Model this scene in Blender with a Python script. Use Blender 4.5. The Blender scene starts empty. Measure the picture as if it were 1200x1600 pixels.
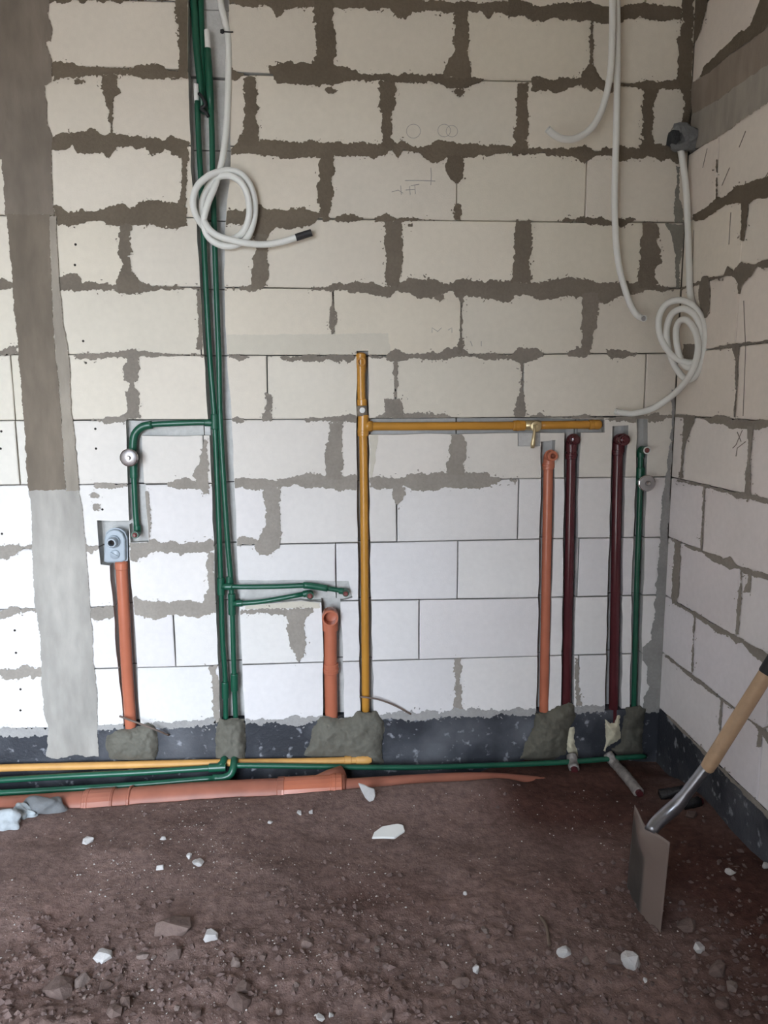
import bpy, bmesh, math, random
import numpy as np
from mathutils import Vector, Matrix

random.seed(7)
RNG = np.random.RandomState(11)
scene = bpy.context.scene
COL = scene.collection

# ---------------------------------------------------------------- camera, sky, light, exposure
Z0 = 0.22                                   # height of the lowest block course above the soil
RIGHT = np.array([0.99783504, -0.06552088, -0.00567863])
UP = np.array([0.01560442, 0.15199247, 0.98825846])
FWD = np.array([0.06388845, 0.98620754, -0.15268583])
CAM = np.array([0.0, -2.99107698, 1.33738231 + Z0])
FPX = 1175.1029
XR = 1.37751                                # right wall
cam_data = bpy.data.cameras.new('camera')
cam = bpy.data.objects.new('camera', cam_data)
COL.objects.link(cam)
M = Matrix.Identity(4)
for i in range(3):
    M[i][0], M[i][1], M[i][2], M[i][3] = RIGHT[i], UP[i], -FWD[i], CAM[i]
cam.matrix_world = M
cam_data.sensor_fit = 'VERTICAL'
cam_data.sensor_height = 36.0
cam_data.sensor_width = 27.0
cam_data.lens = FPX / 1600.0 * 36.0
cam_data.clip_start = 0.05
scene.camera = cam

world = bpy.data.worlds.new('sky')
scene.world = world
world.use_nodes = True
wn = world.node_tree
bg = wn.nodes['Background']
bg.inputs['Color'].default_value = (0.77, 0.875, 1.0, 1)      # even overcast sky
bg.inputs['Strength'].default_value = 3.2

# daylight comes in through the open doorway behind the camera (left) : portal for the sky
ROOM_L, REAR_Y, CEIL_Z = -2.5, -3.75, 3.55
DOOR = (-2.4, -0.6, 0.0, 2.35)              # x0, x1, z0, z1 of the opening in the rear wall
ld = bpy.data.lights.new('doorway_daylight', 'AREA')
ld.shape = 'RECTANGLE'
ld.size = DOOR[1] - DOOR[0]
ld.size_y = DOOR[3] - DOOR[2]
ld.cycles.is_portal = True
lo = bpy.data.objects.new('doorway_daylight', ld)
COL.objects.link(lo)
lo.location = ((DOOR[0] + DOOR[1]) / 2, REAR_Y - 0.12, (DOOR[2] + DOOR[3]) / 2)
lo.rotation_euler = (math.radians(90), 0, 0)

vs = scene.view_settings
vs.view_transform = 'Standard'
vs.look = 'None'
vs.gamma = 1.0
vs.use_curve_mapping = False
vs.exposure = 2.88
scene.cycles.max_bounces = 10
scene.cycles.diffuse_bounces = 6

# ---------------------------------------------------------------- measuring helpers
def ray(u, v):
    return FWD + RIGHT * ((u - 600) / FPX) - UP * ((v - 800) / FPX)

def W(u, v, off=0.0):
    """point of the plane parallel to the back wall, off metres in front of it"""
    d = ray(u, v); t = (-off - CAM[1]) / d[1]
    return CAM + d * t

def RW(u, v, off=0.0):
    d = ray(u, v); t = (XR - off) / d[0]
    return CAM + d * t

def FZ(u, v, z=0.0):
    d = ray(u, v); t = (z - CAM[2]) / d[2]
    return CAM + d * t

def Wn(U, V, off):
    U = np.asarray(U, float); V = np.asarray(V, float); off = np.asarray(off, float)
    d = FWD[None] + RIGHT[None] * ((U - 600) / FPX)[:, None] - UP[None] * ((V - 800) / FPX)[:, None]
    t = (-off - CAM[1]) / d[:, 1]
    return CAM[None] + d * t[:, None]

def RWn(U, V, off):
    U = np.asarray(U, float); V = np.asarray(V, float); off = np.asarray(off, float)
    d = FWD[None] + RIGHT[None] * ((U - 600) / FPX)[:, None] - UP[None] * ((V - 800) / FPX)[:, None]
    t = (XR - off) / d[:, 0]
    return CAM[None] + d * t[:, None]

_T = np.random.RandomState(5).rand(256, 256)
def vnoise(x, y, seed=0):
    x = np.asarray(x, float) + seed * 17.31; y = np.asarray(y, float) + seed * 9.73
    xi = np.floor(x).astype(int); yi = np.floor(y).astype(int)
    fx = x - xi; fy = y - yi
    fx = fx * fx * (3 - 2 * fx); fy = fy * fy * (3 - 2 * fy)
    a = _T[xi % 256, yi % 256]; b = _T[(xi + 1) % 256, yi % 256]
    c = _T[xi % 256, (yi + 1) % 256]; d = _T[(xi + 1) % 256, (yi + 1) % 256]
    return (a * (1 - fx) + b * fx) * (1 - fy) + (c * (1 - fx) + d * fx) * fy - 0.5

def fbm(x, y, seed=0, n=3):
    s = 0; a = 1.0; f = 1.0
    for k in range(n):
        s = s + a * vnoise(np.asarray(x) * f, np.asarray(y) * f, seed + k * 3)
        a *= 0.5; f *= 2.1
    return s

# ---------------------------------------------------------------- materials
def mat(name, color, rough=0.8, metal=0.0, var=0.0, scale=8.0, var2=0.0, scale2=60.0, bump=0.0, bscale=120.0,
        objcol=False, spec=0.5, stretch=None, coat=0.0, spots=None, dark=None):
    m = bpy.data.materials.new(name)
    m.use_nodes = True
    nt = m.node_tree; N = nt.nodes; L = nt.links
    b = N['Principled BSDF']
    b.inputs['Roughness'].default_value = rough
    b.inputs['Metallic'].default_value = metal
    b.inputs['Specular IOR Level'].default_value = spec
    if coat:
        b.inputs['Coat Weight'].default_value = coat
        b.inputs['Coat Roughness'].default_value = 0.12
    tc = N.new('ShaderNodeNewGeometry')
    vec = tc.outputs['Position']
    if stretch:
        mp = N.new('ShaderNodeMapping'); mp.inputs['Scale'].default_value = stretch
        L.new(vec, mp.inputs['Vector']); vec = mp.outputs['Vector']
    if objcol:
        oi = N.new('ShaderNodeObjectInfo'); c = oi.outputs['Color']
    else:
        rgb = N.new('ShaderNodeRGB'); rgb.outputs[0].default_value = (*color, 1); c = rgb.outputs[0]
    def mulnoise(c, sc, amt, detail=4):
        n = N.new('ShaderNodeTexNoise'); n.inputs['Scale'].default_value = sc; n.inputs['Detail'].default_value = detail
        L.new(vec, n.inputs['Vector'])
        mr = N.new('ShaderNodeMapRange'); mr.inputs[1].default_value = 0.25; mr.inputs[2].default_value = 0.75
        mr.inputs[3].default_value = 1 - amt; mr.inputs[4].default_value = 1 + amt
        L.new(n.outputs['Fac'], mr.inputs[0])
        mx = N.new('ShaderNodeVectorMath'); mx.operation = 'SCALE'
        L.new(c, mx.inputs[0]); L.new(mr.outputs[0], mx.inputs['Scale'])
        return mx.outputs[0]
    if var: c = mulnoise(c, scale, var)
    if var2: c = mulnoise(c, scale2, var2)
    for sp in (spots or []):          # (colour, noise scale, threshold low, high)
        col2, sc, lo_, hi_ = sp
        n = N.new('ShaderNodeTexNoise'); n.inputs['Scale'].default_value = sc; n.inputs['Detail'].default_value = 5
        L.new(vec, n.inputs['Vector'])
        mr = N.new('ShaderNodeMapRange'); mr.inputs[1].default_value = lo_; mr.inputs[2].default_value = hi_
        L.new(n.outputs['Fac'], mr.inputs[0])
        mx = N.new('ShaderNodeMix'); mx.data_type = 'RGBA'
        L.new(mr.outputs[0], mx.inputs['Factor']); L.new(c, mx.inputs['A']); mx.inputs['B'].default_value = (*col2, 1)
        c = mx.outputs['Result']
    L.new(c, b.inputs['Base Color'])
    if bump:
        n = N.new('ShaderNodeTexNoise'); n.inputs['Scale'].default_value = bscale; n.inputs['Detail'].default_value = 6
        n.inputs['Roughness'].default_value = 0.65
        L.new(vec, n.inputs['Vector'])
        bp = N.new('ShaderNodeBump'); bp.inputs['Strength'].default_value = bump; bp.inputs['Distance'].default_value = 0.01
        L.new(n.outputs['Fac'], bp.inputs['Height']); L.new(bp.outputs[0], b.inputs['Normal'])
    return m

MAT = dict(
    block=mat('aerated_concrete', (1, 1, 1), 0.95, var=0.035, scale=3.5, var2=0.03, scale2=40, bump=0.12, bscale=160, objcol=True, spec=0.2),
    mortar=mat('joint_mortar', (1, 1, 1), 0.9, var=0.10, scale=9, var2=0.08, scale2=90, bump=0.3, bscale=140, objcol=True, spec=0.25),
    concrete=mat('cast_concrete', (1, 1, 1), 0.88, var=0.24, scale=5, var2=0.13, scale2=26, bump=0.25, bscale=60, objcol=True, spec=0.3, stretch=(1, 1, 0.35)),
    plaster=mat('shell_plaster', (0.60, 0.57, 0.53), 0.9, var=0.1, scale=3),
    bitumen=mat('bitumen_coating', (0.030, 0.033, 0.042), 0.55, var=0.25, scale=6, bump=0.35, bscale=70, spec=0.4,
                spots=[((0.12, 0.125, 0.14), 4, 0.45, 0.72), ((0.30, 0.31, 0.34), 26, 0.60, 0.70)]),
    lump=mat('fresh_cement_mortar', (1, 1, 1), 0.85, var=0.10, scale=14, var2=0.06, scale2=80, bump=0.45, bscale=55, objcol=True, spec=0.3),
    chase=mat('sawn_channel', (0.54, 0.53, 0.51), 0.95, var=0.14, scale=9, var2=0.08, scale2=60, bump=0.3, bscale=60, spec=0.2),
    foam=mat('mounting_foam', (0.62, 0.57, 0.42), 0.7, var=0.15, scale=25, bump=0.6, bscale=60),
    green=mat('green_ppr', (0.010, 0.088, 0.050), 0.33, var=0.12, scale=12, spec=0.5),
    yellow=mat('yellow_pipe', (0.50, 0.235, 0.035), 0.3, var=0.08, scale=12, spec=0.5),
    yellowd=mat('yellow_pipe_dusty', (0.62, 0.33, 0.10), 0.5, var=0.15, scale=12, spec=0.4),
    orange=mat('orange_pvc', (0.47, 0.150, 0.085), 0.25, var=0.08, scale=10, spec=0.5),
    oranged=mat('orange_pvc_dusty', (0.33, 0.120, 0.078), 0.45, var=0.16, scale=12, spec=0.4),
    maroon=mat('maroon_pvc', (0.085, 0.020, 0.024), 0.13, var=0.1, scale=10, spec=0.5),
    plug=mat('brown_plug', (0.20, 0.055, 0.05), 0.45),
    whitering=mat('white_ring', (0.75, 0.75, 0.72), 0.4),
    conduit=mat('white_conduit', (0.74, 0.74, 0.70), 0.45, var=0.03, scale=9, spec=0.4),
    tape=mat('black_tape', (0.02, 0.02, 0.022), 0.5),
    black=mat('black_rubber', (0.012, 0.012, 0.014), 0.6),
    hole=mat('dark_inside', (0.02, 0.014, 0.012), 0.9),
    chrome=mat('chrome', (0.62, 0.60, 0.60), 0.13, 1.0),
    satin=mat('satin_chrome', (0.50, 0.47, 0.47), 0.34, 1.0),
    steel=mat('shovel_steel', (0.20, 0.165, 0.145), 0.45, 0.55, var=0.25, scale=16, bump=0.1, bscale=40),
    socket=mat('socket_steel', (0.26, 0.26, 0.28), 0.30, 0.85, var=0.2, scale=20),
    wood=mat('handle_wood', (0.46, 0.31, 0.19), 0.55, var=0.12, scale=9, var2=0.08, scale2=60),
    brass=mat('brass', (0.66, 0.54, 0.32), 0.38, 0.85),
    greyplastic=mat('grey_plastic', (0.33, 0.38, 0.43), 0.35, spec=0.5),
    discgrey=mat('grey_cap_plastic', (0.33, 0.31, 0.30), 0.5),
    foil=mat('foil_wrap', (0.36, 0.33, 0.31), 0.38, 0.35, var=0.35, scale=40, bump=0.9, bscale=50),
    blackfilm=mat('black_film', (0.015, 0.015, 0.017), 0.22, 0.0, bump=0.9, bscale=40),
    rod=mat('rusty_rod', (0.15, 0.11, 0.09), 0.7, var=0.2, scale=30),
    twig=mat('twig_wood', (0.14, 0.10, 0.075), 0.9),
    stone=mat('soil_stone', (1, 1, 1), 0.92, var=0.18, scale=25, var2=0.1, scale2=90, bump=0.4, bscale=70, objcol=True, spec=0.2),
    white=mat('white_chunk', (0.50, 0.48, 0.47), 0.95, var=0.12, scale=30, bump=0.3, bscale=70, spec=0.2),
    grit=mat('white_grit', (0.50, 0.47, 0.44), 0.95, spec=0.2),
    pebble=mat('brown_pebble', (0.15, 0.105, 0.095), 0.95, var=0.3, scale=40, spec=0.2),
    scratch=mat('scratch_line', (0.24, 0.21, 0.18), 0.95),
    pencil=mat('pencil_line', (0.30, 0.29, 0.28), 0.9),
)
# soil: dry dust, damp earth and painted shade, mixed by a ground mesh attribute
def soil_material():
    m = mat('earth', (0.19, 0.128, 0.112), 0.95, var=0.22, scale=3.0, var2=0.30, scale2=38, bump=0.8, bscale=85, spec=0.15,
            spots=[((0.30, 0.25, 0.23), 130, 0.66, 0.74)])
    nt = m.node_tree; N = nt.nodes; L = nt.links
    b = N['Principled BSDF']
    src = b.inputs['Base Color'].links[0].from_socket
    at = N.new('ShaderNodeAttribute'); at.attribute_name = 'wet_shade'
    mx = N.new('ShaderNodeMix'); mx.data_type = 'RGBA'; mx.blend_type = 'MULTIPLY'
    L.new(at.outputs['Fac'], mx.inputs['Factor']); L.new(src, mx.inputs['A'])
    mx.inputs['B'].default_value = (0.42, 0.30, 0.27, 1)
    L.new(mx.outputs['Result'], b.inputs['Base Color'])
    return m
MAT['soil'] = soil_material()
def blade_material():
    m = mat('two_tone_blade', (0.115, 0.108, 0.10), 0.42, 0.6, var=0.15, scale=14, bump=0.08, bscale=40)
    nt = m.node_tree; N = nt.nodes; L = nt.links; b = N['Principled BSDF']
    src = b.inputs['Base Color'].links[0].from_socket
    at = N.new('ShaderNodeAttribute'); at.attribute_name = 'brown_tone'
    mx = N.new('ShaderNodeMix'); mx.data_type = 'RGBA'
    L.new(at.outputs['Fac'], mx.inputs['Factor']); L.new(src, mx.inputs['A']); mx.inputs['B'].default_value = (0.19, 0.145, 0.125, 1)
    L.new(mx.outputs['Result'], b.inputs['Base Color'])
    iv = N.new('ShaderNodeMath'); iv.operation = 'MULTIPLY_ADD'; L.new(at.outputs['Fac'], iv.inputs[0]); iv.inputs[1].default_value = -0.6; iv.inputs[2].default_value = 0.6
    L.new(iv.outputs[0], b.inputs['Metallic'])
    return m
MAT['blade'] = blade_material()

# ---------------------------------------------------------------- object helpers
def link(name, verts, faces, material, parent=None, smooth=False, color=None):
    me = bpy.data.meshes.new(name)
    me.from_pydata([tuple(v) for v in verts], [], [tuple(f) for f in faces])
    me.update()
    if smooth:
        me.polygons.foreach_set('use_smooth', [True] * len(me.polygons))
    if material is not None: me.materials.append(material)
    o = bpy.data.objects.new(name, me)
    COL.objects.link(o)
    if parent is not None: o.parent = parent
    if color is not None: o.color = (*color, 1)
    return o

def thing(name, label, cat, group=None, loc=(0, 0, 0)):
    o = bpy.data.objects.new(name, None)
    COL.objects.link(o)
    o['label'] = label; o['category'] = cat
    if group: o['group'] = group
    return o

def tag(o, label, cat, group=None):
    o['label'] = label; o['category'] = cat
    if group: o['group'] = group
    return o

def struct(o):
    o['kind'] = 'structure'; return o

def tri_mesh_parts(*parts):
    V = []; F = []
    for v, f in parts:
        k = len(V); V += [tuple(p) for p in v]; F += [tuple(i + k for i in q) for q in f]
    return V, F

def catmull(pts, step):
    P = [np.array(p, float) for p in pts]
    P = [2 * P[0] - P[1]] + P + [2 * P[-1] - P[-2]]
    out = []
    for i in range(1, len(P) - 2):
        n = max(1, int(np.linalg.norm(P[i + 1] - P[i]) / step))
        for k in range(n):
            t = k / n
            out.append(0.5 * ((2 * P[i]) + (-P[i - 1] + P[i + 1]) * t + (2 * P[i - 1] - 5 * P[i] + 4 * P[i + 1] - P[i + 2]) * t * t
                              + (-P[i - 1] + 3 * P[i] - 3 * P[i + 1] + P[i + 2]) * t ** 3))
    out.append(P[-2])
    return out

def sweep(pts, r, seg=16, cap=True, inner=None):
    """tube along pts; r a number or a list; inner: radius of an open bore at both ends"""
    P = np.array(pts, float); n = len(P)
    R = np.full(n, r, float) if np.isscalar(r) else np.array(r, float)
    T = np.zeros_like(P)
    T[1:-1] = P[2:] - P[:-2]; T[0] = P[1] - P[0]; T[-1] = P[-1] - P[-2]
    T /= np.maximum(np.linalg.norm(T, axis=1), 1e-9)[:, None]
    a = np.array([0, 0, 1.0]) if abs(T[0][2]) < 0.9 else np.array([0, -1.0, 0])
    nrm = a - T[0] * a.dot(T[0]); nrm /= np.linalg.norm(nrm)
    V = []; F = []
    ang = np.linspace(0, 2 * math.pi, seg, endpoint=False)
    for i in range(n):
        nrm = nrm - T[i] * nrm.dot(T[i]); nrm /= np.linalg.norm(nrm)
        bn = np.cross(T[i], nrm)
        for t in ang:
            V.append(P[i] + R[i] * (math.cos(t) * nrm + math.sin(t) * bn))
    for i in range(n - 1):
        for k in range(seg):
            k2 = (k + 1) % seg
            F.append((i * seg + k, i * seg + k2, (i + 1) * seg + k2, (i + 1) * seg + k))
    if cap:
        F.append(tuple(range(seg - 1, -1, -1)))
        F.append(tuple((n - 1) * seg + k for k in range(seg)))
    return V, F

def lathe(origin, axis, profile, seg=20):
    """profile: list of (radius, distance along axis)"""
    ax = np.array(axis, float); ax /= np.linalg.norm(ax)
    a = np.array([0, 0, 1.0]) if abs(ax[2]) < 0.9 else np.array([1.0, 0, 0])
    u = a - ax * a.dot(ax); u /= np.linalg.norm(u); w = np.cross(ax, u)
    V = []; F = []; rings = []
    for r, h in profile:
        if r < 1e-6:
            rings.append([len(V)]); V.append(np.array(origin) + ax * h)
        else:
            rings.append(list(range(len(V), len(V) + seg)))
            for k in range(seg):
                t = 2 * math.pi * k / seg
                V.append(np.array(origin) + ax * h + r * (math.cos(t) * u + math.sin(t) * w))
    for A, B in zip(rings[:-1], rings[1:]):
        for k in range(seg):
            k2 = (k + 1) % seg
            if len(A) == 1 and len(B) == 1: continue
            if len(A) == 1: F.append((A[0], B[k2], B[k]))
            elif len(B) == 1: F.append((A[k], A[k2], B[0]))
            else: F.append((A[k], A[k2], B[k2], B[k]))
    return V, F

def box(x0, x1, y0, y1, z0, z1):
    V = [(x0, y0, z0), (x1, y0, z0), (x1, y1, z0), (x0, y1, z0), (x0, y0, z1), (x1, y0, z1), (x1, y1, z1), (x0, y1, z1)]
    F = [(0, 3, 2, 1), (4, 5, 6, 7), (0, 1, 5, 4), (1, 2, 6, 5), (2, 3, 7, 6), (3, 0, 4, 7)]
    return V, F

def bezier_bend(p0, p1, p2, n=8):
    p0, p1, p2 = map(lambda p: np.array(p, float), (p0, p1, p2))
    return [(1 - t) ** 2 * p0 + 2 * t * (1 - t) * p1 + t * t * p2 for t in np.linspace(0, 1, n)]

# ---------------------------------------------------------------- room shell
def shell():
    w = struct(link('wall_left', *box(ROOM_L - 0.2, ROOM_L, REAR_Y - 0.2, 0.2, -0.3, CEIL_Z), mat('brown_render', (0.30, 0.27, 0.23), 0.9, var=0.1, scale=3)))
    parts = [box(ROOM_L - 0.2, DOOR[0], REAR_Y - 0.2, REAR_Y, -0.3, CEIL_Z),
             box(DOOR[1], XR + 0.3, REAR_Y - 0.2, REAR_Y, -0.3, CEIL_Z),
             box(DOOR[0], DOOR[1], REAR_Y - 0.2, REAR_Y, DOOR[3], CEIL_Z)]
    struct(link('wall_rear', *tri_mesh_parts(*parts), MAT['plaster']))
    struct(link('ceiling', *box(ROOM_L - 0.2, XR + 0.3, REAR_Y - 0.2, 0.3, CEIL_Z, CEIL_Z + 0.2), MAT['plaster']))
    g = link('yard_ground', *box(-14, 12, REAR_Y - 22, REAR_Y - 0.2, -0.35, -0.05),
             mat('yard_sand', (0.42, 0.375, 0.33), 0.95, var=0.15, scale=1.5))
    struct(g)
    # added, unseen wall that keeps sky light off the lower right
    n = link('light_blocker', *box(BLOCKER_X - 0.3, BLOCKER_X, REAR_Y - 0.9 - BLOCKER_LEN, REAR_Y - 0.9, -0.3, 4.2),
             mat('blocker_grey', (0.09, 0.085, 0.082), 0.95, var=0.2, scale=2.0))
    struct(n)
BLOCKER_X, BLOCKER_LEN = -4.6, 6.0  # position and length of the added light-blocking wall
shell()

# ---------------------------------------------------------------- block walls
H = 0.25
LB = {1: [(433, 1037), (800, 1027), (1000, 1021), (150, 1045), (270, 1043)],
      2: [(800, 935), (940, 932), (470, 940), (30, 953), (200, 947)],
      3: [(525, 849), (715, 845), (900, 841), (1025, 840), (50, 857)],
      4: [(810, 748), (960, 746), (640, 752), (220, 757), (20, 758)],
      5: [(20, 657), (400, 656), (600, 654), (1000, 651)],
      6: [(130, 554), (420, 555), (570, 556), (720, 555), (860, 553), (1030, 552)],
      7: [(200, 448), (420, 449.5), (520, 451), (720, 453), (880, 452), (1050, 450)],
      8: [(100, 337), (560, 342), (720, 345), (900, 346.5), (1050, 347)],
      9: [(100, 224), (500, 230), (700, 236), (900, 238), (1040, 236)],
      10: [(270, 107), (400, 117), (600, 121), (790, 126), (920, 129), (1060, 132)],
      11: [(400, 5), (600, 10), (800, 14), (1000, 20)]}
DEV = {}
for n_, pts in LB.items():
    q = sorted([(W(u, v)[0], W(u, v)[2] - Z0 - n_ * H) for u, v in pts])
    DEV[n_] = ([a for a, _ in q], [b for _, b in q])
def course_z(n, x):
    if n in DEV: return n * H + Z0 + float(np.interp(x, *DEV[n]))
    return n * H + Z0

def pix_poly_noise(poly, step=22, amp=1.0):
    out = []
    for (a, b), (c, d) in zip(poly, poly[1:] + poly[:1]):
        n = max(1, int(math.hypot(c - a, d - b) / step))
        for k in range(n):
            t = k / n
            j = amp if k else amp * 0.4
            out.append((a + (c - a) * t + random.uniform(-j, j), b + (d - b) * t + random.uniform(-j, j)))
    return out

# channels cut into the back wall for the pipes: (pixel outline, depth)
CHASES = [
    ([(293, -14), (295, 150), (298, 260), (306, 330), (312, 430), (318, 550), (325, 650), (332, 790), (338, 950), (345, 1140),
      (384, 1140), (378, 1030), (374, 950), (369, 800), (362, 650), (355, 560), (350, 430), (353, 340), (360, 260), (360, 100), (357, -14)], 0.060),
    ([(197, 657), (330, 655), (334, 681), (222, 681), (224, 740), (232, 847), (204, 848), (199, 740)], 0.035),
    ([(362, 907), (470, 906), (545, 908), (551, 934), (520, 943), (470, 938), (365, 948)], 0.028),
    ([(557, 548), (575, 548), (577, 655), (577, 760), (579, 900), (585, 1125), (563, 1125), (560, 900), (557, 700)], 0.045),
    ([(570, 654), (800, 652), (945, 655), (945, 676), (800, 677), (570, 679)], 0.040),
    ([(809, 672), (844, 672), (844, 697), (809, 697)], 0.012),
    ([(845, 690), (868, 688), (866, 800), (862, 930), (857, 1120), (838, 1120), (841, 930), (844, 800)], 0.048),
    ([(882, 671), (908, 671), (903, 800), (900, 930), (896, 1110), (876, 1110), (879, 930), (881, 800)], 0.055),
    ([(957, 666), (982, 664), (976, 760), (973, 900), (971, 1120), (945, 1120), (950, 900), (954, 760)], 0.055),
    ([(995, 655), (1012, 655), (1010, 760), (1007, 880), (1000, 1110), (984, 1110), (988, 880), (993, 760)], 0.045),
    ([(502, 937), (532, 937), (536, 1040), (538, 1130), (504, 1130), (505, 1000)], 0.060),
    ([(152, 813), (202, 813), (203, 882), (212, 1000), (220, 1142), (194, 1142), (184, 1040), (171, 884), (157, 882)], 0.055),
]
CHASES = [(pix_poly_noise(p), d) for p, d in CHASES]

def extrude_poly(pts2, to3, d0, d1):
    """prism from a 2-D outline; to3(a, b, depth) gives the 3-D point"""
    n = len(pts2)
    V = [to3(a, b, d0) for a, b in pts2] + [to3(a, b, d1) for a, b in pts2]
    F = [tuple(range(n)), tuple(range(2 * n - 1, n - 1, -1))]
    for i in range(n):
        j = (i + 1) % n
        F.append((j, i, n + i, n + j))
    return V, F

CUTTERS = []
for poly, d in CHASES:
    pw = [(W(u, v)[0], W(u, v)[2]) for u, v in poly]
    area = sum(a[0] * b[1] - b[0] * a[1] for a, b in zip(pw, pw[1:] + pw[:1]))
    if area < 0: pw = pw[::-1]
    V, F = extrude_poly(pw, lambda a, b, y: (a, y, b), -0.06, d)
    o = link('chase_cutter', V, F, None)
    xs = [p[0] for p in pw]; zs = [p[1] for p in pw]
    CUTTERS.append((o, min(xs), max(xs), min(zs), max(zs)))

def block_mesh(a00, a10, a11, a01, to3, depth=0.115, cham=0.0035):
    """corners (along, z): lower-left, lower-right, upper-right, upper-left as seen from the room"""
    c = [np.array(p, float) for p in (a00, a10, a11, a01)]
    out = []
    for p, q in zip(c, c[1:] + c[:1]):
        out.append(p + np.array([random.uniform(-.001, .001), random.uniform(-.001, .001)]))
        m = (p + q) / 2
        out.append(m + np.array([random.uniform(-.0012, .0012), random.uniform(-.0012, .0012)]))
    ctr = sum(c) / 4
    ins = []
    for p in out:
        v = ctr - p
        ins.append(p + np.array([math.copysign(min(cham, abs(v[0])), v[0]) if abs(v[0]) > 0.01 else 0,
                                 math.copysign(min(cham, abs(v[1])), v[1]) if abs(v[1]) > 0.01 else 0]))
    n = len(out)
    V = [to3(p[0], p[1], 0.0) for p in ins] + [to3(p[0], p[1], cham * 0.9) for p in out] + [to3(p[0], p[1], depth) for p in out]
    F = [tuple(range(n)), tuple(range(3 * n - 1, 2 * n - 1, -1))]
    for r in (0, 1):
        for i in range(n):
            j = (i + 1) % n
            F.append((r * n + j, r * n + i, (r + 1) * n + i, (r + 1) * n + j))
    return V, F

GAP = 0.0022
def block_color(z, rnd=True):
    """random block tone, with warmer dimmer light painted in towards the top"""
    t = min(1, max(0, (z - Z0 - 0.75) / 0.7))  # height ramp puts the warm bounce light into the block colour
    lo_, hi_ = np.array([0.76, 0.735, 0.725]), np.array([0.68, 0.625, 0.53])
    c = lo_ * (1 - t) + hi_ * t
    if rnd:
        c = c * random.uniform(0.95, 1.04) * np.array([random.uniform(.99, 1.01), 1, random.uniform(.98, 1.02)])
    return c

wall_back = struct(link('wall_back', *box(ROOM_L - 0.2, XR + 0.3, 0.116, 0.25, -0.3, CEIL_Z), MAT['concrete'], color=(0.3, 0.28, 0.25)))
wall_right = struct(link('wall_right', *box(XR + 0.116, XR + 0.3, REAR_Y - 0.2, 0.25, -0.3, CEIL_Z), MAT['concrete'], color=(0.3, 0.28, 0.25)))

COLX = (W(8, 330)[0], W(84, 330)[0])        # the cast column, left and right face
colr = {n: None for n in range(13)}
BJ = {0: [334, 525, 717, 903], 1: [272, 467, 655, 845], 2: [328, 525, 715, 903], 3: [228, 425, 620, 810, 1000],
      4: [318, 525, 715, 903], 5: [205, 418, 618, 817, 1008], 6: [312, 521, 721, 918], 7: [195, 405, 614, 816, 1015],
      8: [287, 508, 714, 916], 9: [173, 390, 604, 815, 1012], 10: [285, 507, 717, 925], 11: [170, 390, 604, 815, 1012]}
MIDV = {0: 1075, 1: 990, 2: 895, 3: 800, 4: 705, 5: 605, 6: 500, 7: 395, 8: 290, 9: 180, 10: 65, 11: -60}
def back3(a, z, d): return (a, d, z)

def cut(o):
    me = o.data
    xs = [v.co.x for v in me.vertices]; zs = [v.co.z for v in me.vertices]
    bx = (min(xs), max(xs), min(zs), max(zs))
    mods = []
    for c, x0, x1, z0, z1 in CUTTERS:
        if x0 < bx[1] and x1 > bx[0] and z0 < bx[3] and z1 > bx[2]:
            m = o.modifiers.new('b', 'BOOLEAN'); m.operation = 'DIFFERENCE'; m.object = c; m.solver = 'EXACT'
            mods.append(m)
    return bool(mods)

to_cut = []
for n in range(0, 13):
    js = [W(u, MIDV[n])[0] for u in BJ[n]] if n in BJ else [W(u, MIDV[10])[0] for u in BJ[10]]
    edges = [COLX[1] - 0.05] + [j for j in js] + [XR + 0.001]
    left = [COLX[0] + 0.05]
    xj = COLX[0] - 0.42
    if n == 5: xj = W(20, 605)[0]
    if n == 4: xj = W(27, 705)[0]
    while xj > ROOM_L: left.append(xj); xj -= 0.5
    left.append(ROOM_L)
    left = left[::-1]
    for ed in (edges, left):
        for x0, x1 in zip(ed[:-1], ed[1:]):
            a = (x0 + GAP, course_z(n, x0) + GAP); b = (x1 - GAP, course_z(n, x1) + GAP)
            zt0 = min(course_z(n + 1, x0) - GAP, CEIL_Z); zt1 = min(course_z(n + 1, x1) - GAP, CEIL_Z)
            if a[1] > CEIL_Z - 0.02: continue
            V, F = block_mesh(a, b, (x1 - GAP, zt1), (x0 + GAP, zt0), back3)
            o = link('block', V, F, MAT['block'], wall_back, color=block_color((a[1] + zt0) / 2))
            if cut(o): to_cut.append(o)
bpy.context.view_layer.update()
dg = bpy.context.evaluated_depsgraph_get()
newm = [(o, bpy.data.meshes.new_from_object(o.evaluated_get(dg))) for o in to_cut]
for o, me in newm:
    o.modifiers.clear(); o.data = me
    me.materials.clear(); me.materials.append(MAT['block']); me.materials.append(MAT['chase'])
    for f in me.polygons: f.material_index = 1 if f.center.y > 0.006 else 0
for c, *_ in CUTTERS:
    me = c.data; bpy.data.objects.remove(c); bpy.data.meshes.remove(me)

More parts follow.
